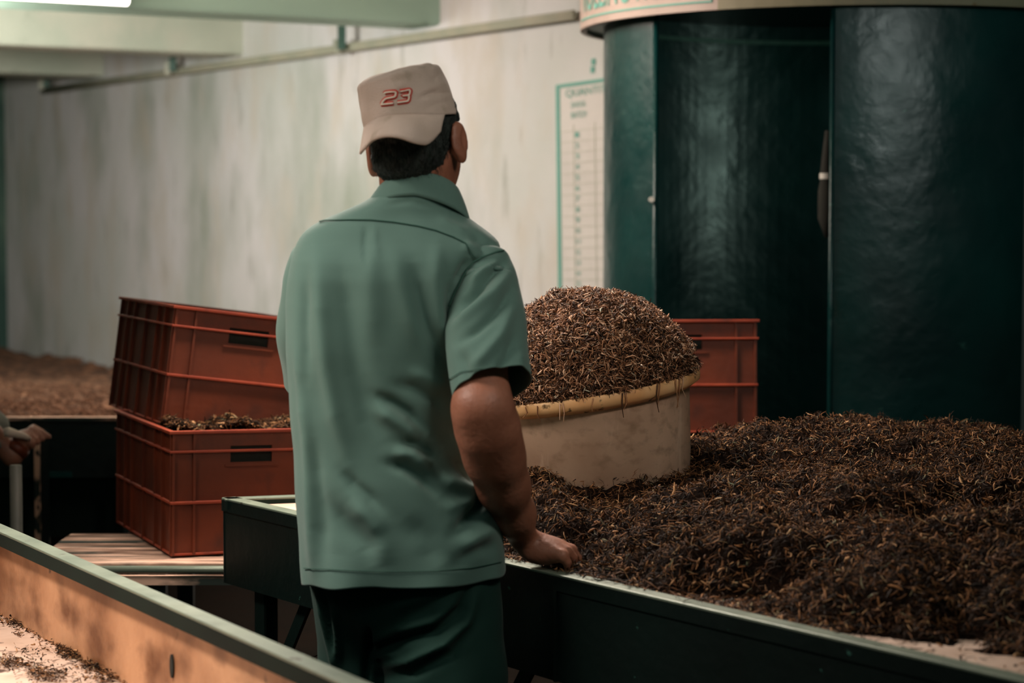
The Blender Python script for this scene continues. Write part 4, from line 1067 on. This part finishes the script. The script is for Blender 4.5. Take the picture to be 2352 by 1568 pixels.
# collar: stand and fall folded round the neck
cc = at(958, 440, 3.890); P = []; na = 120
def colr(a, k):
    """k 0 inner base, 1 top fold, 2 outer edge of the fall"""
    c, s_ = math.cos(a), math.sin(a); bk = max(0,-s_)         # back = camera side
    fr = (1-s_)/2
    side = c
    if k == 0: r, z, sc_ = (.066,.066), -.035, 1
    if k == 1: r, z = (.0665+.004*(side>0)*side, .070), .031*fr - .032*(1-fr) + (.004 if False else 0) - .006*max(0,side)*(1-bk) - .010*max(0,-side)
    if k == 2: r, z = (.090, .083), -.004*fr - .075*(1-fr) - .012*side*side*0 - .004
    if k == 3: r, z = (.088, .080), -.012*fr - .08*(1-fr)
    return Vector((cc.x + r[0]*c + (.006 if k >= 2 else 0)*side, cc.y + r[1]*s_ , cc.z + z - (.018*max(0,side) if k >= 2 else 0) - (.004*max(0,side) if k == 1 else 0)))
for j in range(na+1):
    a = -math.pi/2 + (j/na-.5)*2*math.pi*.90
    p0, p1, p2 = colr(a,0), colr(a,1), colr(a,2); row = []
    for q in range(5): row.append(p0.lerp(p1, q/5))
    for q in range(5):
        th = q/4*math.pi; o = (p2-p1); row.append(p1 + Vector((o.x,o.y,0)).normalized()*.004*(1-math.cos(th)) + Vector((0,0,.004*math.sin(th))))
    pe = row[-1]
    for q in range(1, 9):
        s_ = q/8; b_ = math.sin(s_*math.pi)*.004; row.append(pe.lerp(p2, s_) + Vector((0,0,b_)))
    P.append(row)
mb = MB(); mb.grid(P); co_ = mb.build('collar', 'shirt', shirt, smooth=True); md = co_.modifiers.new('solid','SOLIDIFY'); md.thickness = .0028; md.offset = 0

# ------------------------------------------------------------------ trousers and shoes
T = Vol((-.50, 3.55, .04), (.12, 4.25, .98), .0055)
T.ell((-.195,3.885,.84), (.150,.100,.10), None, .03)
T.ell((-.20,3.89,.745), (.10,.088,.10), None, .04); T.ell((-.125,3.86,.78), (.09,.095,.09), None, .04); T.ell((-.265,3.90,.80), (.08,.09,.09), None, .04)
T.chain([(-.275,3.93,.80),(-.268,3.98,.62),(-.262,4.02,.45),(-.268,3.99,.10)], [.100,.082,.070,.066], .02)
T.chain([(-.128,3.875,.80),(-.118,3.87,.62),(-.125,3.90,.45),(-.13,3.82,.10)], [.104,.110,.086,.070], .02)
T.plane_cut((0,0,.075), (0,0,-1)); T.plane_cut((0,0,.90), (0,0,1))
me = T.mesh('trousers')
displace(me, [([(850,1500),(920,1468),(1000,1448),(1060,1400),(1085,1340)], 12, -.016), ([(850,1480),(920,1448),(1000,1425),(1050,1380)], 14, .010), ([(855,1530),(940,1520),(1020,1480),(1070,1430),(1095,1360)], 12, .014),
   ([(860,1555),(950,1545),(1040,1500),(1090,1430)], 12, -.010), ([(850,1510),(880,1505),(920,1500)], 9, .010), ([(725,1345),(745,1420),(765,1500),(775,1560)], 7, .010), ([(738,1345),(755,1430),(770,1500)], 6, -.008), ([(768,1370),(775,1450),(778,1550)], 7, .008), ([(900,1400),(950,1380),(1000,1360)], 14, .006), ([(843,1440),(846,1500),(843,1568)], 7, -.020)],
   lambda co: vnoise(co*7,111)*.003)
tr = link('trousers', me, 'pants', man, True)
for a_ in (al, aR):
    S = Vol(list(a_+Vector((-.09,-.12,-.095))), list(a_+Vector((.09,.27,.06))), .006)
    S.chain([a_+Vector((0,-.045,-.055)), a_+Vector((0,.06,-.05)), a_+Vector((0,.19,-.058))], [.036,.040,.032], .02); S.cone(a_+Vector((0,-.02,-.03)), a_+Vector((0,-.01,.0)), .040, .044, .02)
    S.plane_cut((0,0,.004), (0,0,-1)); link('shoe', S.mesh('shoe'), 'shoe', man, True)

# ------------------------------------------------------------------ second worker, mostly beyond the left edge
p2 = empty('person', (-1.80, 6.15, 0), 'worker mostly beyond the left edge, only hand with red wristband and grey sleeve showing', 'person')
B = Vol((-2.25, 5.75, 0), (-1.15, 6.55, 1.72), .005)
def q(px, py, Y=6.02): return at(px, py, Y)
hc2 = Vector((-1.80,6.12,1.55))
B.ell(hc2, (.076,.094,.108), None, .01); B.ell(hc2+Vector((.03,.0,-.075)), (.06,.055,.05), None, .02); B.ell(hc2+Vector((.088,.0,-.01)), (.016,.012,.02), None, .01)
for s in (-1,1): B.ell(hc2+Vector((0,s*.078,-.01)), (.018,.008,.032), None, .006)
B.cone(hc2-Vector((0,0,.08)), (-1.80,6.13,1.36), .055, .06, .03)
B.ell((-1.80,6.14,1.22), (.11,.17,.20), None, .05); B.ell((-1.80,6.14,.98), (.11,.155,.20), None, .05)
for s in (-1,1): B.chain([(-1.80,6.14+s*.09,.86), (-1.79,6.14+s*.1,.46), (-1.80,6.14+s*.1,.08)], [.085,.058,.04], .03); B.chain([(-1.83,6.14+s*.1,.045), (-1.66,6.14+s*.1,.035)], [.035,.028], .02)
shl2 = Vector((-1.78,6.32,1.36)); e2 = Vector((-1.68,6.20,1.02)); w2 = q(28,1043)
B.chain([Vector((-1.78,5.98,1.36)), Vector((-1.62,5.95,1.06)), q(28,1048,6.0)], [.05,.042,.028], .02)
B.chain([shl2, e2, q(-40,985,6.2)], [.05,.042,.03], .02)
# the hand: back of the hand raised, fingers pointing right and down
B.cone(q(30,1043,6.0), q(54,1012,6.02), .026, .030, .015); B.cone(q(54,1012,6.02), q(74,994,6.03), .028, .018, .010)
for i, (a_, m_, t_) in enumerate((((76,984),(93,992),(112,1003)), ((72,990),(88,1001),(98,1008)), ((66,998),(80,1010),(86,1016)), ((60,1006),(72,1018),(75,1024)))):
    Y_ = 6.04 - i*.014; B.cone(q(a_[0],a_[1],Y_), q(m_[0],m_[1],Y_), .013, .011, .006); B.cone(q(m_[0],m_[1],Y_), q(t_[0],t_[1],Y_), .010, .008, .003)
B.cone(q(50,1005,5.99), q(38,1003,5.985), .013, .011, .008)
b2 = link('body', B.mesh('body'), 'skin', p2, True)
C = Vol((-2.3,5.75,.0),(-1.2,6.55,1.45), .009)
C.ell((-1.80,6.14,1.22), (.13,.19,.20), None, .05); C.ell((-1.80,6.14,.98), (.13,.175,.22), None, .05)
C.chain([Vector((-1.78,5.98,1.36)), Vector((-1.62,5.95,1.06)), q(-16,1026,5.99)], [.062,.055,.040], .02); C.chain([shl2, e2, q(-10,978,6.2)], [.062,.055,.040], .02)
C.plane_cut((0,0,.80), (0,0,-1)); cs_ = link('shirt', C.mesh('shirt'), 'grey_cloth', p2, True); cs_['label'] = 'loose grey shirt'
D = Vol((-2.1,5.85,.05),(-1.5,6.5,1.0), .009); D.ell((-1.80,6.14,.86), (.125,.165,.12), None, .03)
for s in (-1,1): D.chain([(-1.80,6.14+s*.09,.84), (-1.79,6.14+s*.1,.46), (-1.80,6.14+s*.1,.10)], [.10,.08,.07], .02)
link('trousers', D.mesh('trousers'), 'dark_cloth', p2, True)
Hh2 = Vol(list(hc2-Vector((.14,.14,.14))), list(hc2+Vector((.14,.14,.14))), .007); Hh2.ell(hc2+Vector((-.008,0,.012)), (.082,.084,.106), None, .01)
Hh2.plane_cut(list(hc2+Vector((.035,0,0))), [1,0,-.2]); Hh2.plane_cut(list(hc2+Vector((0,0,-.06))), [0,0,-1]); link('hair', Hh2.mesh('hair'), 'hair', p2, True)
mb = MB(); a_, b_ = q(31,1040,6.0), q(44,1022,6.01); mb.tube([a_, a_.lerp(b_,.5)+Vector((0,0,.0)), b_], [.034,.036,.036], 18); o = mb.build('wristband', 'red', p2, smooth=True); o['label'] = 'red wristband'
mb = MB(); mb.tube([q(11,993,5.95), q(20,992,5.95), q(54,1001,5.97), q(66,1008,5.99)], [.012,.014,.0085,.0085], 12)
tag(mb.build('tool_handle', 'stick', None, smooth=True), 'pale rod held in the hand of the worker at the left edge', 'tool')
# thin grey pipe standing in front of the far trough
p = at(37, 1150, 5.75); mb = MB(); mb.tube([(p.x,p.y,.0), (p.x,p.y,at(37,1068,5.75).z)], .016, 14)
tag(mb.build('steel_post', 'steel', None, smooth=True), 'thin grey steel post standing below the hand at the left edge', 'post')
